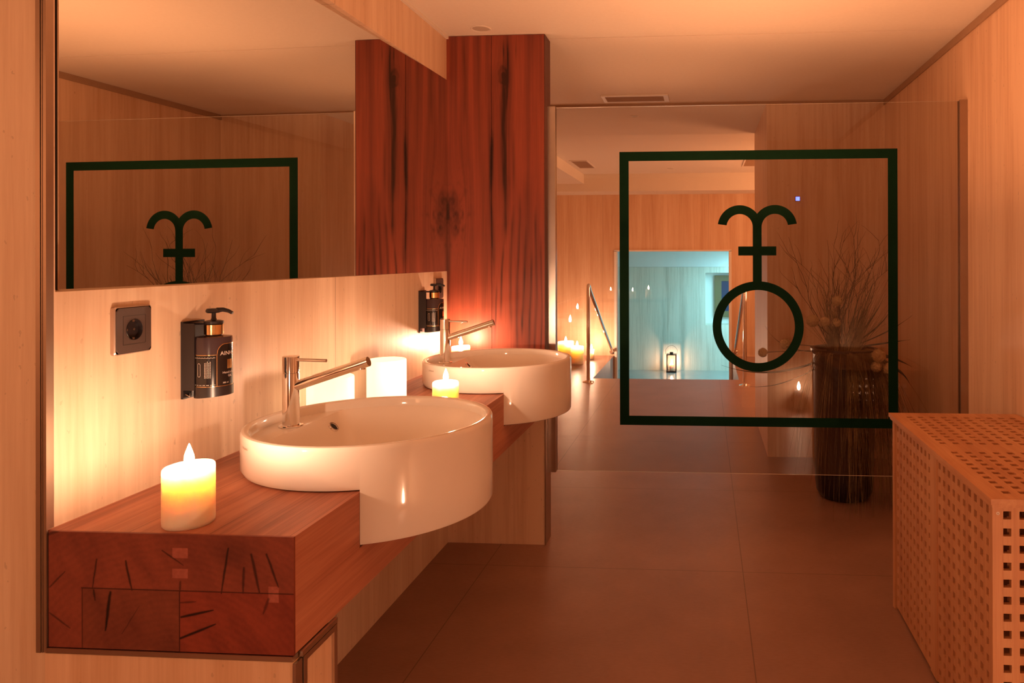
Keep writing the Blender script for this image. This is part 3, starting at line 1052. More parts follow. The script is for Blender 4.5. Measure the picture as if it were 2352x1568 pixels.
# ================================================================== SOAP DISPENSERS
def make_dispenser(loc, label):
    """origin on the wall surface, plate bottom centre; bottle stands at local x = 0.056"""
    t = thing('soap_dispenser', label, 'soap dispenser', loc, 'black soap dispensers in wall brackets')
    cx_, cy_ = 0.054, 0.0
    zb = 0.024
    bm = B()
    box(bm, 0.0, 0.006, -0.034, 0.036, 0.0, 0.174)
    box(bm, 0.006, 0.032, -0.034, -0.031, 0.020, 0.170)
    box(bm, 0.004, 0.050, -0.016, 0.018, 0.166, 0.171)
    obj('bracket', bm, M_black, t, local=True)
    bm = B()
    rb = 0.0392
    # sloping cup band: holds the foot of the bottle
    ring0, ring1 = [], []
    n = 40
    for i in range(n + 1):
        a = R(-165) + R(330) * i / n
        lo = 0.004 + 0.003 * math.cos(a)
        ring0.append(bm.verts.new((cx_ + rb * math.cos(a), cy_ + rb * math.sin(a), lo)))
        ring1.append(bm.verts.new((cx_ + rb * math.cos(a), cy_ + rb * math.sin(a), zb + 0.004)))
    for i in range(n):
        bm.faces.new((ring0[i], ring0[i + 1], ring1[i + 1], ring1[i]))
    bm.faces.new(ring0)
    obj('cup_band', bm, M_black, t, smooth=40, local=True)
    bm = B()
    tube(bm, [(0.006, -0.027, 0.010), (0.014, -0.027, 0.006), (0.010, -0.020, 0.004), (0.006, -0.014, 0.010)], 0.0012, 8)
    obj('spring_clip', bm, M_chrome, t, local=True)
    rB = 0.0378
    bt = obj('bottle', lathe(B(), [(0, 0.006), (rB * .97, 0.006), (rB, 0.010), (rB, 0.1335), (rB * 0.97, 0.1385), (rB * 0.6, 0.1405), (0.0165, 0.1415), (0.0165, 0.145)], cx=cx_, cy=cy_, n=48), M_bottle, t, smooth=40, local=True)
    bm = B()
    nseg = 30
    for a0, a1, zt_ in ((-150, -47.5, 0.099), (-44.5, 44.5, None)):
        lo, hi = [], []
        for i in range(nseg + 1):
            a = a0 + (a1 - a0) * i / nseg
            if zt_ is None:
                e = min(a - a0, a1 - a) / 26.0
                z = 0.099 + 0.024 * math.sqrt(max(0, 1 - (1 - min(1, e)) ** 2))
            else: z = zt_
            r_ = rB + 0.0003
            lo.append(bm.verts.new((cx_ + r_ * math.cos(R(a)), cy_ + r_ * math.sin(R(a)), 0.029)))
            hi.append(bm.verts.new((cx_ + r_ * math.cos(R(a)), cy_ + r_ * math.sin(R(a)), z)))
        for i in range(nseg): bm.faces.new((lo[i], lo[i + 1], hi[i + 1], hi[i]))
    lb = obj('label_sheet', bm, M_label, bt, smooth=60, local=True)
    bm = B()
    rg = rB + 0.0006
    ribbon(bm, [(R(a), 0.0285) for a in range(-150, 47, 6)], rg, 0.0014, cx_, cy_)
    ribbon(bm, [(R(a), 0.0995) for a in range(-150, -45, 6)], rg, 0.0014, cx_, cy_)
    arch = [(R(-46), 0.029)]
    arch += [(R(-46), 0.06), (R(-46), 0.099)]
    for k in range(1, 11):
        e = k / 10
        arch.append((R(-46 + 26 * e), 0.099 + 0.0245 * math.sqrt(1 - (1 - e) ** 2)))
    arch += [(R(-10), 0.1235), (R(0), 0.1235), (R(10), 0.1235), (R(20), 0.1235)]
    for k in range(1, 11):
        e = k / 10
        arch.append((R(20 + 26 * e), 0.099 + 0.0245 * math.sqrt(max(0, 1 - e ** 2))))
    arch += [(R(46), 0.06), (R(46), 0.029)]
    ribbon(bm, arch, rg, 0.0014, cx_, cy_)
    for (a0, a1, z0, z1) in ((-12, 12, 0.068, 0.086),):
        for zz in np.linspace(z0, z1, 8):
            ribbon(bm, [(R(a0), zz), (R(0), zz), (R(a1), zz)], rg, 0.0027, cx_, cy_)
    obj('gold_line', bm, M_gold, bt, local=True)
    bm = B()
    rt = rB + 0.0008
    bend_text(bm, 'AINHOA', 0.0125, rt, R(0), 0.098, cx_, cy_)
    bend_text(bm, 'Hand & Body', 0.0072, rt, R(0), 0.056, cx_, cy_)
    bend_text(bm, 'GEL', 0.0072, rt, R(0), 0.048, cx_, cy_)
    bend_text(bm, '380 ml', 0.0052, rt, R(-18), 0.034, cx_, cy_)
    # fine print on the side label: pill shaped mark, rows of tiny type
    pill = [(R(-103 + 5 * math.cos(a)), 0.066 + (0.012 if math.sin(a) > 0 else -0.012) + 0.003 * math.sin(a)) for a in np.linspace(0, 2 * PI, 22)]
    ribbon(bm, pill, rt, 0.0008, cx_, cy_)
    for k in range(5):
        a = R(-82 + 4.2 * k)
        z = 0.048
        while z < 0.083:
            z2 = z + 0.0016 + 0.0022 * ((k * 7 + int(z * 9000)) % 5) / 5
            ribbon(bm, [(a, z), (a, z2)], rt, 0.0011, cx_, cy_)
            z = z2 + 0.0009
    for k in range(26):
        a = -128 + 3.0 * k
        ribbon(bm, [(R(a), 0.093), (R(a + 1.8), 0.0945 - 0.001 * (k % 3))], rt, 0.0010, cx_, cy_)
        if k % 4: ribbon(bm, [(R(a), 0.0325), (R(a + 2.0), 0.0325)], rt, 0.0013, cx_, cy_)
    obj('printing', bm, M_print, bt, local=True)
    obj('collar', lathe(B(), [(0.0165, 0.143), (0.0197, 0.1435), (0.0197, 0.1655), (0.017, 0.167), (0, 0.167)], cx=cx_, cy=cy_, n=40), M_gold, bt, smooth=40, local=True)
    pp = obj('pump', lathe(B(), [(0.0185, 0.167), (0.020, 0.168), (0.020, 0.1735), (0.013, 0.1755), (0.0065, 0.1765), (0.0048, 0.180), (0.0045, 0.1935), (0, 0.1935)], cx=cx_, cy=cy_, n=32), M_black, t, smooth=40, local=True)
    bm = lathe(B(), [(0, 0.192), (0.0125, 0.192), (0.0155, 0.1945), (0.0155, 0.1985), (0.013, 0.202), (0, 0.2030)], cx=cx_ - 0.001, cy=cy_, n=32)
    tube(bm, [Vector((cx_ + 0.008, cy_, 0.1985)), Vector((cx_ + 0.022, cy_ + 0.001, 0.1995)), Vector((cx_ + 0.034, cy_ + 0.002, 0.1965)), Vector((cx_ + 0.043, cy_ + 0.003, 0.1915))], [0.0058, 0.005, 0.0042, 0.0036], 14)
    obj('pump_head', bm, M_black, pp, smooth=40, local=True)
    return t


make_dispenser((WX, 1.588, 0.984), 'black soap dispenser on the wall by the front basin, whole label visible')
make_dispenser((WX, 2.947, 0.992), 'black soap dispenser on the wall behind the rear tap')

# ================================================================== GLASS PARTITION
GY = 3.3137
gp = thing('glass_partition', 'clear glass partition with a dark green framed emblem beside the timber panel', 'glass partition', (0.235, GY, 0.32))
bm = box(B(), -0.684, 1.152, GY - 0.004, GY + 0.004, 0.3203, 1.9916)
bm.normal_update()
for f in bm.faces:
    if abs(f.normal.z) > 0.5: f.material_index = 1
bm2 = bm
obj('glass_pane', bm2, [M_glass, M_glass_edge], gp)
bm = B()
box(bm, -0.7193, -0.6835, GY - 0.02, GY - 0.0045, 0.3165, 1.9950); box(bm, -0.7193, -0.6835, GY + 0.0045, GY + 0.02, 0.3165, 1.9950); box(bm, -0.7193, -0.705, GY - 0.0045, GY + 0.0045, 0.3165, 1.9950)
obj('side_channel', bm, M_steel, gp, label='polished steel channel on the timber side')
bm = B()
box(bm, 1.128, 1.1605, GY - 0.018, GY - 0.0045, 0.3165, 1.9945); box(bm, 1.128, 1.1605, GY + 0.0045, GY + 0.018, 0.3165, 1.9945); box(bm, 1.1525, 1.1605, GY - 0.0045, GY + 0.0045, 0.3165, 1.9945)
obj('side_channel', bm, M_alu, gp, label='bronze channel on the wall side')
YF0, YF1 = GY - 0.0050, GY - 0.0042
bm = B()
fx0, fx1, fz0, fz1, ft = -0.3885, 0.860, 0.5345, 1.784, 0.0425
box(bm, fx0, fx1, YF0, YF1, fz1 - ft, fz1); box(bm, fx0, fx1, YF0, YF1, fz0, fz0 + ft)
box(bm, fx0, fx0 + ft, YF0, YF1, fz0 + ft, fz1 - ft); box(bm, fx1 - ft, fx1, YF0, YF1, fz0 + ft, fz1 - ft)
obj('green_square', bm, M_green, gp)


def arc_band(bm, cx, cz, r0, r1, a0, a1, n, closed=False, dy=0.0):
    A = []
    for i in range(n + (0 if closed else 1)):
        a = R(a0 + (a1 - a0) * i / n)
        c, s = math.cos(a), math.sin(a)
        A.append([bm.verts.new((cx + r * c, y, cz + r * s)) for r, y in ((r0, YF0 - dy), (r1, YF0 - dy), (r1, YF1), (r0, YF1))])
    m = len(A)
    for i in range(m if closed else m - 1):
        a, b = A[i], A[(i + 1) % m]
        for k in range(4):
            l = (k + 1) % 4
            bm.faces.new((a[k], a[l], b[l], b[k]))
    if not closed:
        bm.faces.new(A[0]); bm.faces.new(A[-1][::-1])


bm = B()
ec = 0.2375
arc_band(bm, 0.2400, 0.987, 0.165, 0.2045, 0, 360, 96, True, 0.00015)
box(bm, ec - 0.020, ec + 0.020, YF0, YF1, 1.186, 1.440)
box(bm, ec - 0.0855, ec + 0.0855, YF0 - 0.00015, YF1, 1.308, 1.349)
arc_band(bm, ec - 0.079, 1.437, 0.059, 0.099, 0, 172, 40, dy=0.00015)
arc_band(bm, ec + 0.079, 1.437, 0.059, 0.099, 8, 180, 40, dy=0.0003)
obj('green_emblem', bm, M_green, gp)

# ================================================================== CEILING FITTINGS
t = thing('ceiling_vent', 'pale rectangular air vent in the washroom ceiling above the glass', 'vent', (-0.434, 4.60, CEIL), 'ceiling air vents')
bm = B()
vx0, vx1, vy0, vy1 = -0.645, -0.225, 4.50, 4.69
for a in ((vx0, vx1, vy0, vy0 + 0.022), (vx0, vx1, vy1 - 0.022, vy1), (vx0, vx0 + 0.022, vy0 + 0.022, vy1 - 0.022), (vx1 - 0.03, vx1, vy0 + 0.022, vy1 - 0.022)): box(bm, *a, CEIL - 0.008, CEIL - 0.0002)
obj('vent_frame', bm, M_plinth, t)
bm = B()
for k in range(10):
    y = vy0 + 0.028 + k * 0.0145
    box(bm, vx0 + 0.0225, vx1 - 0.0305, y, y + 0.006, CEIL - 0.007, CEIL - 0.0026)
obj('louvre', bm, M_gap, t)
bm = box(B(), vx0 + 0.0225, vx1 - 0.0305, vy0 + 0.0225, vy1 - 0.0225, CEIL - 0.0024, CEIL - 0.0001)
obj('vent_back', bm, M_gap, t)
for vx, lbl in ((-1.36, 'square air vent in the pool hall ceiling above the candles'), (0.53, 'square air vent in the pool hall ceiling cut off by the wall end')):
    t = thing('ceiling_vent', lbl, 'vent', (vx, 8.08, 2.35), 'ceiling air vents')
    bm = B()
    for a in ((-.10, .10, -.33, -.30), (-.10, .10, .30, .33), (-.10, -.085, -.3, .3), (.085, .10, -.3, .3)):
        box(bm, vx + a[0], vx + a[1], 8.08 + a[2], 8.08 + a[3], 2.342, 2.3498)
    obj('vent_frame', bm, M_plinth, t)
    bm = B()
    for k in range(18): box(bm, vx - .085, vx + .085, 7.79 + k * 0.033, 7.79 + k * 0.033 + 0.014, 2.343, 2.3495)
    obj('louvre', bm, M_gap, t)


def downlight(x, y, z, r, label):
    t = thing('recessed_downlight', label, 'ceiling light', (x, y, z), 'unlit recessed ceiling lights')
    obj('trim_ring', lathe(B(), [(r, 0), (r, -0.002), (r * 0.93, -0.0035), (r * 0.82, -0.002), (r * 0.80, 0)], n=36), M_plinth, t, smooth=40, local=True)
    obj('lens', lathe(B(), [(0, -0.001), (r * 0.82, -0.001)], n=36), plain('downlight_lens_' + str(int(r * 1000)), (0.6, 0.52, 0.42), 0.5), t, local=True)


downlight(-0.985, 3.150, CEIL, 0.046, 'small round recessed light in the ceiling in front of the timber panel')
downlight(-0.497, 5.15, CEIL - 0.006, 0.03, 'tiny round ceiling light just behind the top of the glass')
downlight(-0.40, 8.56, 2.35, 0.04, 'tiny round ceiling light near the pool hall back wall')

t = thing('motion_sensor', 'tiny blue glowing indicator on the wall behind the glass', 'sensor', (0.604, 4.775, 1.679))
obj('sensor_housing', box(B(), 0.588, 0.620, 4.767, 4.7748, 1.663, 1.695, 0.001), plain('brown_housing', (0.40, 0.24, 0.14), 0.5), t)
obj('indicator', box(B(), 0.5915, 0.6165, 4.765, 4.7668, 1.6665, 1.6915), M_blue_led, t)


# ================================================================== HANDRAILS
def handrail(x, y0, sgn, label):
    t = thing('pool_handrail', label, 'handrail', (x, y0, 0), 'polished steel handrails at the stairwell')
    zt, rt = 1.03, 0.019
    end = Vector((x - 0.01 * sgn, 9.50, 0.10))
    top = Vector((x, y0, zt))
    path = [Vector((x, y0, 0.004)), Vector((x, y0, 0.5)), Vector((x, y0, zt - 0.09))]
    dirv = (end - Vector((x, y0, zt - 0.02))).normalized()
    path += bez((x, y0, zt - 0.09), (x, y0, zt + 0.04), Vector((x, y0, zt - 0.02)) + dirv * 0.12, 8)[1:]
    path += [end]
    path += bez(end, end + dirv * 0.06, (end.x, 9.586, end.z - 0.05), 5)[1:]
    obj('rail_tube', tube(B(), path, rt, 16), M_chrome, t, smooth=50)
    obj('floor_flange', lathe(B(), [(0.019, 0.018), (0.030, 0.014), (0.060, 0.006), (0.062, 0.0)], cx=x, cy=y0, n=32), M_chrome, t, smooth=40)
    bm = lathe(B(), [(0.035, 0), (0.035, 0.006), (0.018, 0.012)], n=24)
    bmesh.ops.rotate(bm, verts=bm.verts, matrix=Matrix.Rotation(PI / 2, 3, 'X'))
    bmesh.ops.translate(bm, verts=bm.verts, vec=(end.x, 9.5859, end.z - 0.05))
    obj('wall_flange', bm, M_chrome, t, smooth=40)


handrail(-1.218, 7.54, 1, 'steel handrail left of the stairwell beside the floor candles')
handrail(0.405, 7.42, 1, 'steel handrail right of the stairwell partly behind the green emblem')

# ================================================================== LANTERN
t = thing('candle_lantern', 'small black framed lantern glowing on the blue room floor', 'lantern', (-0.655, 14.28, LZ))
lx, ly, lw, lh = -0.655, 14.28, 0.088, 0.34
bm = B()
for sx in (-1, 1):
    for sy in (-1, 1):
        box(bm, lx + sx * lw - 0.008, lx + sx * lw + 0.008, ly + sy * lw - 0.008, ly + sy * lw + 0.008, LZ + 0.03, LZ + lh)
box(bm, lx - lw - 0.01, lx + lw + 0.01, ly - lw - 0.01, ly + lw + 0.01, LZ, LZ + 0.03)
box(bm, lx - lw - 0.01, lx + lw + 0.01, ly - lw - 0.01, ly + lw + 0.01, LZ + lh, LZ + lh + 0.012)
obj('lantern_frame', bm, M_dark_metal, t)
bm = B(); lathe(bm, [(0.035, lh + 0.012), (0.035, lh + 0.05), (0, lh + 0.055)], cx=lx, cy=ly, cz=LZ, n=20)
obj('chimney_cap', bm, M_dark_metal, t)
hp = [Vector((lx + 0.13 * math.cos(a) * (1 if abs(math.cos(a)) < 0.95 else 0.85), ly, LZ + lh + 0.01 + 0.17 * math.sin(a))) for a in np.linspace(0, PI, 17)]
obj('wire_handle', tube(B(), hp, 0.003, 6), M_dark_metal, t)
bm = B()
for s in (-1, 1):
    box(bm, lx + s * lw - 0.0012, lx + s * lw + 0.0012, ly - lw + 0.009, ly + lw - 0.009, LZ + 0.03, LZ + lh)
    box(bm, lx - lw + 0.009, lx + lw - 0.009, ly + s * lw - 0.0012, ly + s * lw + 0.0012, LZ + 0.03, LZ + lh)
obj('pane', bm, M_glass, t)
make_candle((lx, ly, LZ + 0.0305), 0.042, 0.12, 'candle burning inside the small black lantern', None, 9, flame=1.7)

# ================================================================== VASE AND DRIED ARRANGEMENT
VX, VY = 0.755, 4.02
t = thing('floor_vase', 'tall black cylindrical floor vase behind the glass holding dried grasses', 'vase', (VX, VY, 0))
rv = 0.160
obj('vase_body', lathe(B(), [(0, 0), (rv * 0.72, 0.0), (rv * 0.84, 0.012), (rv * 0.93, 0.04), (rv * 0.965, 0.09), (rv, 0.30), (rv * 1.03, 0.74), (rv * 1.03, 0.775), (rv * 1.12, 0.79), (rv * 1.12, 0.806), (rv * 1.0, 0.806), (rv * 0.97, 0.76), (rv * 0.9, 0.1), (0, 0.08)], cx=VX, cy=VY, n=64), M_vase, t, smooth=35)
t = thing('dried_arrangement', 'dried grasses, curly twigs, round seed heads and long leaves spilling from the black vase', 'dried flowers', (VX, VY, 0.80))
rnd = random.Random(17)
# curly twigs
for k in range(26):
    bm = B()
    a = rnd.uniform(0, 2 * PI); sp = rnd.uniform(0.1, 1.0)
    p = Vector((VX + 0.05 * math.cos(a), VY + 0.05 * math.sin(a), 0.74))
    d = Vector((math.cos(a) * 0.42 * sp - 0.02, math.sin(a) * 0.2 * sp, 1.0)).normalized()
    L = rnd.uniform(0.42, 0.74)
    pts, rad, st = [p.copy()], [0.0028], 20
    for i in range(st):
        d = (d + Vector((rnd.uniform(-1, 1), rnd.uniform(-1, 1), rnd.uniform(-0.3, 0.45))) * 0.21).normalized()
        if d.z < 0.1: d.z = 0.2; d.normalize()
        p = p + d * L / st
        pts.append(p.copy()); rad.append(0.0028 * (1 - 0.75 * (i + 1) / st))
        if i > 5 and rnd.random() < 0.28:
            q, e = p.copy(), (d + Vector((rnd.uniform(-1, 1), rnd.uniform(-.6, .6), rnd.uniform(0, .6))) * 0.8).normalized()
            sub = [q.copy()]
            for _ in range(6):
                e = (e + Vector((rnd.uniform(-1, 1), rnd.uniform(-1, 1), rnd.uniform(-.2, .6))) * 0.3).normalized()
                q = q + e * 0.024
                sub.append(q.copy())
            tube(bm, sub, [0.0013 - 0.00014 * i2 for i2 in range(7)], 4)
    tube(bm, pts, rad, 5)
    obj('curly_twig', bm, M_twig, t)


def leaf(pts3, wd):
    bm = B()
    P = bez(*pts3, 14)
    L_, R_ = [], []
    side = (P[-1] - P[0]).cross(Vector((0, 1, 0))).normalized()
    for i, p in enumerate(P):
        f = i / (len(P) - 1)
        w_ = wd * (0.35 + 1.3 * f * (1 - f) * 1.6) * (1 - f ** 3)
        nrm = side * max(w_, 0.0006)
        L_.append((bm.verts.new(p + nrm), bm.verts.new(p + Vector((0, 0.0016, 0)))))
        R_.append((bm.verts.new(p - nrm), bm.verts.new(p - Vector((0, 0.0016, 0)))))
    for i in range(len(P) - 1):
        for a_, b_ in ((L_, 1), (R_, 1)):
            bm.faces.new((a_[i][0], a_[i + 1][0], L_[i + 1][1], L_[i][1]))
            bm.faces.new((a_[i][0], a_[i + 1][0], R_[i + 1][1], R_[i][1]))
    return obj('long_leaf', bm, M_leaf, t, smooth=60)


T0 = Vector((VX, VY, 0.80))
for tip, mid, wd in (((0.090, 3.98, 0.712), (0.40, 4.0, 0.60), 0.0075), ((0.210, 3.98, 0.600), (0.45, 4.0, 0.56), 0.004), ((0.33, 4.02, 0.925), (0.42, 4.0, 0.74), 0.003),
                     ((1.115, 4.0, 0.985), (0.98, 4.02, 0.87), 0.004), ((1.125, 4.04, 0.70), (1.0, 4.02, 0.78), 0.012), ((0.97, 3.99, 1.10), (0.90, 4.02, 0.92), 0.0055),
                     ((1.02, 4.05, 1.02), (0.95, 4.02, 0.9), 0.005), ((0.86, 4.07, 1.16), (0.83, 4.05, 1.0), 0.0045), ((1.09, 3.95, 0.86), (0.98, 3.97, 0.84), 0.006),
                     ((0.93, 4.05, 1.20), (0.88, 4.05, 1.0), 0.004), ((1.10, 4.0, 0.62), (1.04, 4.0, 0.74), 0.014)):
    leaf((T0, mid, tip), wd)


def seed_head(x, y, z, r):
    bm = B()
    bmesh.ops.create_icosphere(bm, subdivisions=3, radius=r * 0.86, matrix=Matrix.Translation((x, y, z)))
    rr_ = random.Random(int(x * 1000))
    for v in bm.verts:
        v.co += (v.co - Vector((x, y, z))) * rr_.uniform(-0.05, 0.17)
    for k in range(240):
        d = Vector((rr_.gauss(0, 1), rr_.gauss(0, 1), rr_.gauss(0, 1))).normalized()
        a = Vector((x, y, z)) + d * r * 0.8
        s = d.orthogonal().normalized() * r * 0.035
        vs_ = [bm.verts.new(a + s), bm.verts.new(a - s), bm.verts.new(Vector((x, y, z)) + d * r * rr_.uniform(1.0, 1.13))]
        bm.faces.new(vs_)
    o = obj('seed_head', bm, M_pom, t)
    st = B()
    tube(st, bez((x, y, z), (0.4 * x + 0.6 * VX, VY, 0.5 * (z + 0.86) - 0.03), (VX, VY, 0.79), 10), 0.0022, 6)
    obj('stem', st, M_twig, o)


for x, z, r in ((0.706, 1.065, 0.030), (0.575, 0.96, 0.036), (0.640, 0.955, 0.028), (0.430, 0.835, 0.032), (0.310, 0.789, 0.027), (0.905, 0.785, 0.037), (0.892, 0.727, 0.030), (0.958, 0.715, 0.036), (0.70, 0.95, 0.026)):
    seed_head(x, 3.93 if x < 0.85 else 3.86, z, r)

# hanging dried grass: nobody could count it
bm = B()


def strand(pts, r0):
    tube(bm, pts, [r0 * (1 - 0.6 * i / (len(pts) - 1)) for i in range(len(pts))], 3, caps=False)


clumps = [(rnd.gauss(-PI / 2 + 0.62, 0.80), rnd.uniform(0.2, 0.8), rnd.gauss(0, 0.06), abs(rnd.gauss(0.03, 0.05))) for _ in range(30)]
for k in range(460):
    ca, cd, cs, co = clumps[k % 30]
    a = ca + rnd.gauss(0, 0.09)
    rr0 = rv * 1.1
    ax, ay = math.cos(a), math.sin(a)
    drop = min(0.80, cd + abs(rnd.gauss(0, 0.22)))
    lift = rnd.uniform(0.01, 0.09)
    out = abs(co + rnd.gauss(0.0, 0.02 + 0.05 * max(0, ax))) + 0.008
    p0 = Vector((VX + ax * 0.09, VY + ay * 0.09, 0.79))
    side = Vector((-ay, ax, 0)) * (cs + rnd.gauss(0.0, 0.035))
    p1 = Vector((VX + ax * (rr0 + out * 0.4), VY + ay * (rr0 + out * 0.4), 0.80 + lift))
    r2 = rr0 + out
    p2 = Vector((VX + ax * r2, VY + ay * r2, 0.80 - drop * 0.45)) + side * 0.6
    r3 = rr0 + out * 1.25
    p3 = Vector((VX + ax * r3, VY + ay * r3, max(0.006, 0.80 - drop))) + side
    pts = []
    ph1, ph2, am = rnd.random() * 6, rnd.random() * 6, rnd.uniform(0.001, 0.008)
    for i in range(13):
        s = i / 12
        q = p0 * (1 - s) ** 3 + p1 * 3 * s * (1 - s) ** 2 + p2 * 3 * s * s * (1 - s) + p3 * s ** 3
        q = q + Vector((math.sin(s * 8 + ph1), math.sin(s * 7 + ph2), 0)) * am * s
        q.z = max(q.z, 0.004)
        rad = math.hypot(q.x - VX, q.y - VY)
        if q.z < 0.80 and rad < rv * 1.14:
            f = rv * 1.14 / max(rad, 1e-6)
            q.x, q.y = VX + (q.x - VX) * f, VY + (q.y - VY) * f
        pts.append(q)
    strand(pts, rnd.uniform(0.0006, 0.0014))
for k in range(330):   # upright tuft
    a, s = rnd.uniform(0, 2 * PI), abs(rnd.gauss(0, 0.45))
    h = rnd.uniform(0.15, 0.48)
    p0 = Vector((VX + 0.07 * math.cos(a), VY + 0.07 * math.sin(a), 0.77))
    p2 = p0 + Vector((math.cos(a) * 0.22 * s + 0.03, math.sin(a) * 0.12 * s, h))
    p1 = (p0 + p2) / 2 + Vector((rnd.gauss(0, 0.015), rnd.gauss(0, 0.015), 0.04))
    strand(bez(p0, p1, p2, 7), rnd.uniform(0.0006, 0.0012))
g = obj('hanging_grass', bm, M_straw, t)
g['kind'] = 'stuff'

# ================================================================== HAMPER
HX0, HX1, HY0, HY1, HZ = 0.697, 1.150, 1.822, 2.765, 0.694
hp_ = thing('lattice_hamper', 'large acacia wood lattice hamper with a flat lid against the right wall', 'hamper', ((HX0 + HX1) / 2, (HY0 + HY1) / 2, 0))


def lattice(bm, org, U, V, ulen, vlen, uh, vh, th):
    """flat slat lattice: org corner, U/V unit axes, uh/vh lists of hole intervals, th along U x V"""
    org, U, V = Vector(org), Vector(U), Vector(V)
    N_ = U.cross(V)
    ub = sorted(set([0, ulen] + [x for h in uh for x in h]))
    vb = sorted(set([0, vlen] + [x for h in vh for x in h]))
    hole_u = {h[0] for h in uh}
    hole_v = {h[0] for h in vh}
    grid = {}

    def gv(i, j, s):
        k = (i, j, s)
        if k not in grid:
            grid[k] = bm.verts.new(org + U * ub[i] + V * vb[j] + N_ * (th if s else 0))
        return grid[k]
    solid = {}
    for i in range(len(ub) - 1):
        for j in range(len(vb) - 1):
            solid[i, j] = not (ub[i] in hole_u and vb[j] in hole_v)
    for (i, j), s in solid.items():
        if not s: continue
        bm.faces.new((gv(i, j, 1), gv(i + 1, j, 1), gv(i + 1, j + 1, 1), gv(i, j + 1, 1)))
        bm.faces.new((gv(i, j, 0), gv(i, j + 1, 0), gv(i + 1, j + 1, 0), gv(i + 1, j, 0)))
        for di, dj, a, b in ((-1, 0, (i, j), (i, j + 1)), (1, 0, (i + 1, j + 1), (i + 1, j)), (0, -1, (i + 1, j), (i, j)), (0, 1, (i, j + 1), (i + 1, j + 1))):
            if not solid.get((i + di, j + dj), False):
                bm.faces.new((gv(*a, 0), gv(*b, 0), gv(*b, 1), gv(*a, 1)))


def holes(start, end, pitch=0.0415, hw=0.0195):
    n = int((end - start - hw) / pitch) + 1
    return [(start + k * pitch, start + k * pitch + hw) for k in range(n)]


th = 0.013
vh = holes(0.016, 0.672)
vh = [(a - 0.012, b - 0.012) for a, b in [(0.680 - k * 0.0415 - 0.0195, 0.680 - k * 0.0415) for k in range(16)]][::-1]
# left long side (faces -X): U = -Y direction so that U x V points to -X
bm = B()
S0 = HY1 - 0.03
uh = holes(0.010, 0.405)
lattice(bm, (HX0 + 0.020, S0, 0.012), (0, -1, 0), (0, 0, 1), 0.408, 0.677, uh, vh, th)
obj('side_lattice', bm, M_ham_side, hp_)
bm = B()
lattice(bm, (HX0 + 0.020, 2.262, 0.012), (0, -1, 0), (0, 0, 1), 0.410, 0.677, uh, vh, th)
obj('side_lattice', bm, M_ham_side, hp_)
bm = B()
box(bm, HX0 + 0.004, HX0 + 0.020, 2.262, 2.3265, 0.010, HZ - 0.004, 0.001)
obj('middle_stile', bm, M_ham_side, hp_)
# far long side, plain lattice against wall
bm = B()
lattice(bm, (HX1 - 0.018, HY0 + 0.03, 0.012), (0, 1, 0), (0, 0, 1), 0.88, 0.677, holes(0.01, 0.87), vh, th)
obj('side_lattice', bm, M_ham_side, hp_)
# end panels
for y, s in ((HY0 + 0.003, 1), (HY1 - 0.003, -1)):
    bm = B()
    lh_ = [(0.0055 + k * 0.0385, 0.0055 + k * 0.0385 + 0.0190) for k in range(10)]
    if s == 1: lattice(bm, (HX0 + 0.0215, y + th, 0.012), (1, 0, 0), (0, 0, 1), HX1 - HX0 - 0.043, 0.677, lh_, vh, th)
    else: lattice(bm, (HX1 - 0.0215, y - th, 0.012), (-1, 0, 0), (0, 0, 1), HX1 - HX0 - 0.043, 0.677, lh_, vh, th)
    obj('end_lattice', bm, M_ham_end, hp_)
for x0, y0 in ((HX0, HY0), (HX1 - 0.024, HY0), (HX0, HY1 - 0.024), (HX1 - 0.024, HY1 - 0.024)):
    bm = box(B(), x0, x0 + 0.024, y0, y0 + 0.024, 0.0, HZ - 0.002, 0.0012)
    pt = obj('corner_post', bm, M_ham_end, hp_)
    if (x0, y0) == (HX0, HY0):
        bm = lathe(B(), [(0.0035, 0.0), (0.004, 0.0012), (0.0022, 0.0016), (0.0018, -0.0005), (0, -0.0005)], n=20)
        bmesh.ops.rotate(bm, verts=bm.verts, matrix=Matrix.Rotation(PI / 2, 3, 'X'))
        bmesh.ops.translate(bm, verts=bm.verts, vec=(HX0 + 0.013, HY0, 0.676))
        obj('screw_cap', bm, M_plinth, pt)
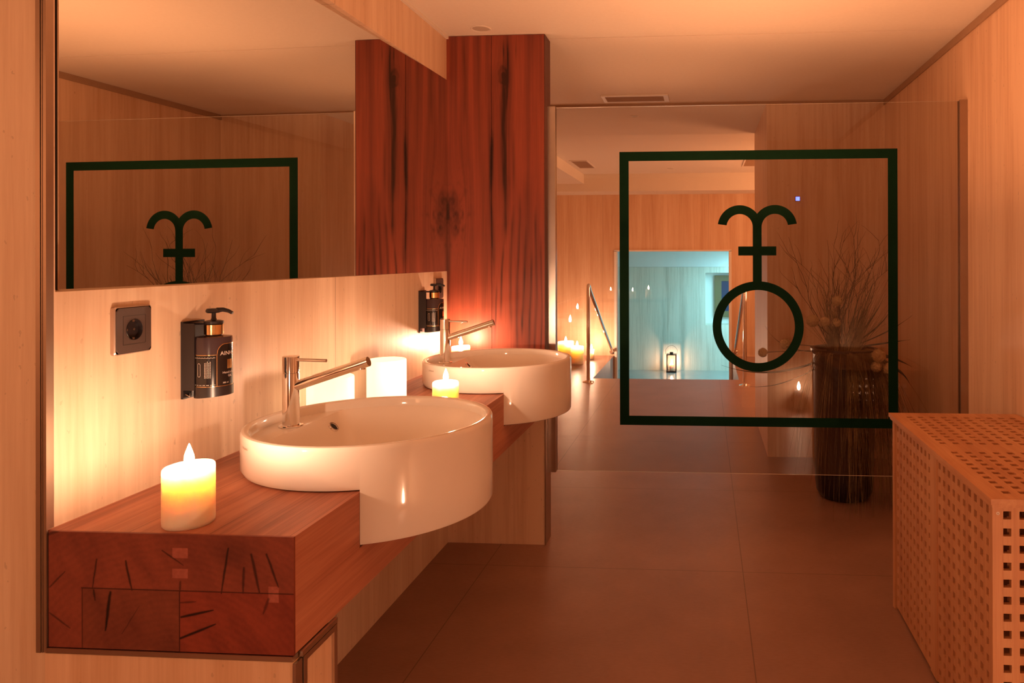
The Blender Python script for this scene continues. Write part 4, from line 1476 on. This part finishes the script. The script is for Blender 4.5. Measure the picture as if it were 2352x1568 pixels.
bm = box(B(), HX0 + 0.025, HX1 - 0.025, HY0 + 0.025, HY1 - 0.025, 0.02, 0.032)
obj('bottom_board', bm, M_ham_end, hp_)
# lid
ld = B()
lx0, lx1, ly0, ly1 = 0.688, 1.155, 1.806, 2.785
uh = [(0.047 + k * 0.0405, 0.047 + k * 0.0405 + 0.0195) for k in range(10)]
vv = [(0.045 + k * 0.0410, 0.045 + k * 0.0410 + 0.0190) for k in range(10)] + [(0.525 + k * 0.0410, 0.525 + k * 0.0410 + 0.0190) for k in range(10)]
lattice(ld, (lx0, ly0, HZ + 0.007), (1, 0, 0), (0, 1, 0), lx1 - lx0, ly1 - ly0, uh, vv, 0.014)
lo = obj('lid', ld, M_ham_top, hp_)
bm = B()
for a in ((lx0 + 0.004, lx0 + 0.040, ly0 + 0.004, ly1 - 0.004), (lx1 - 0.04, lx1 - 0.004, ly0 + 0.004, ly1 - 0.004), (lx0 + 0.04, lx1 - 0.04, ly0 + 0.006, ly0 + 0.04), (lx0 + 0.04, lx1 - 0.04, ly1 - 0.04, ly1 - 0.006), (lx0 + 0.04, lx1 - 0.04, ly0 + 0.462, ly0 + 0.518)):
    box(bm, *a, HZ - 0.001, HZ + 0.0069)
obj('lid_rail', bm, M_ham_top, lo)

# ================================================================== HALLWAY CANDLES (behind the camera, seen as reflections in the glass)
t = thing('console_table', 'narrow timber console table in the hallway behind the camera', 'table', (-0.82, -1.35, 0))
obj('tabletop', box(B(), -1.25, -0.40, -1.53, -1.17, 0.82, 0.85, 0.003), M_timber, t)
for sx in (-1.21, -0.47):
    for sy in (-1.50, -1.23):
        obj('leg', box(B(), sx, sx + 0.035, sy, sy + 0.035, 0, 0.8198), M_timber, t)
for i, (x, y, h) in enumerate(((-1.03, -1.30, 0.09), (-0.92, -1.40, 0.10), (-0.79, -1.32, 0.08), (-0.62, -1.38, 0.10))):
    make_candle((x, y, 0.8502), 0.036, h, 'lit candle reflected in the glass, %s on the hallway console table' % ('leftmost', 'second from left', 'third from left', 'rightmost')[i],
                'lit candles on the hallway console table', 20 + i)
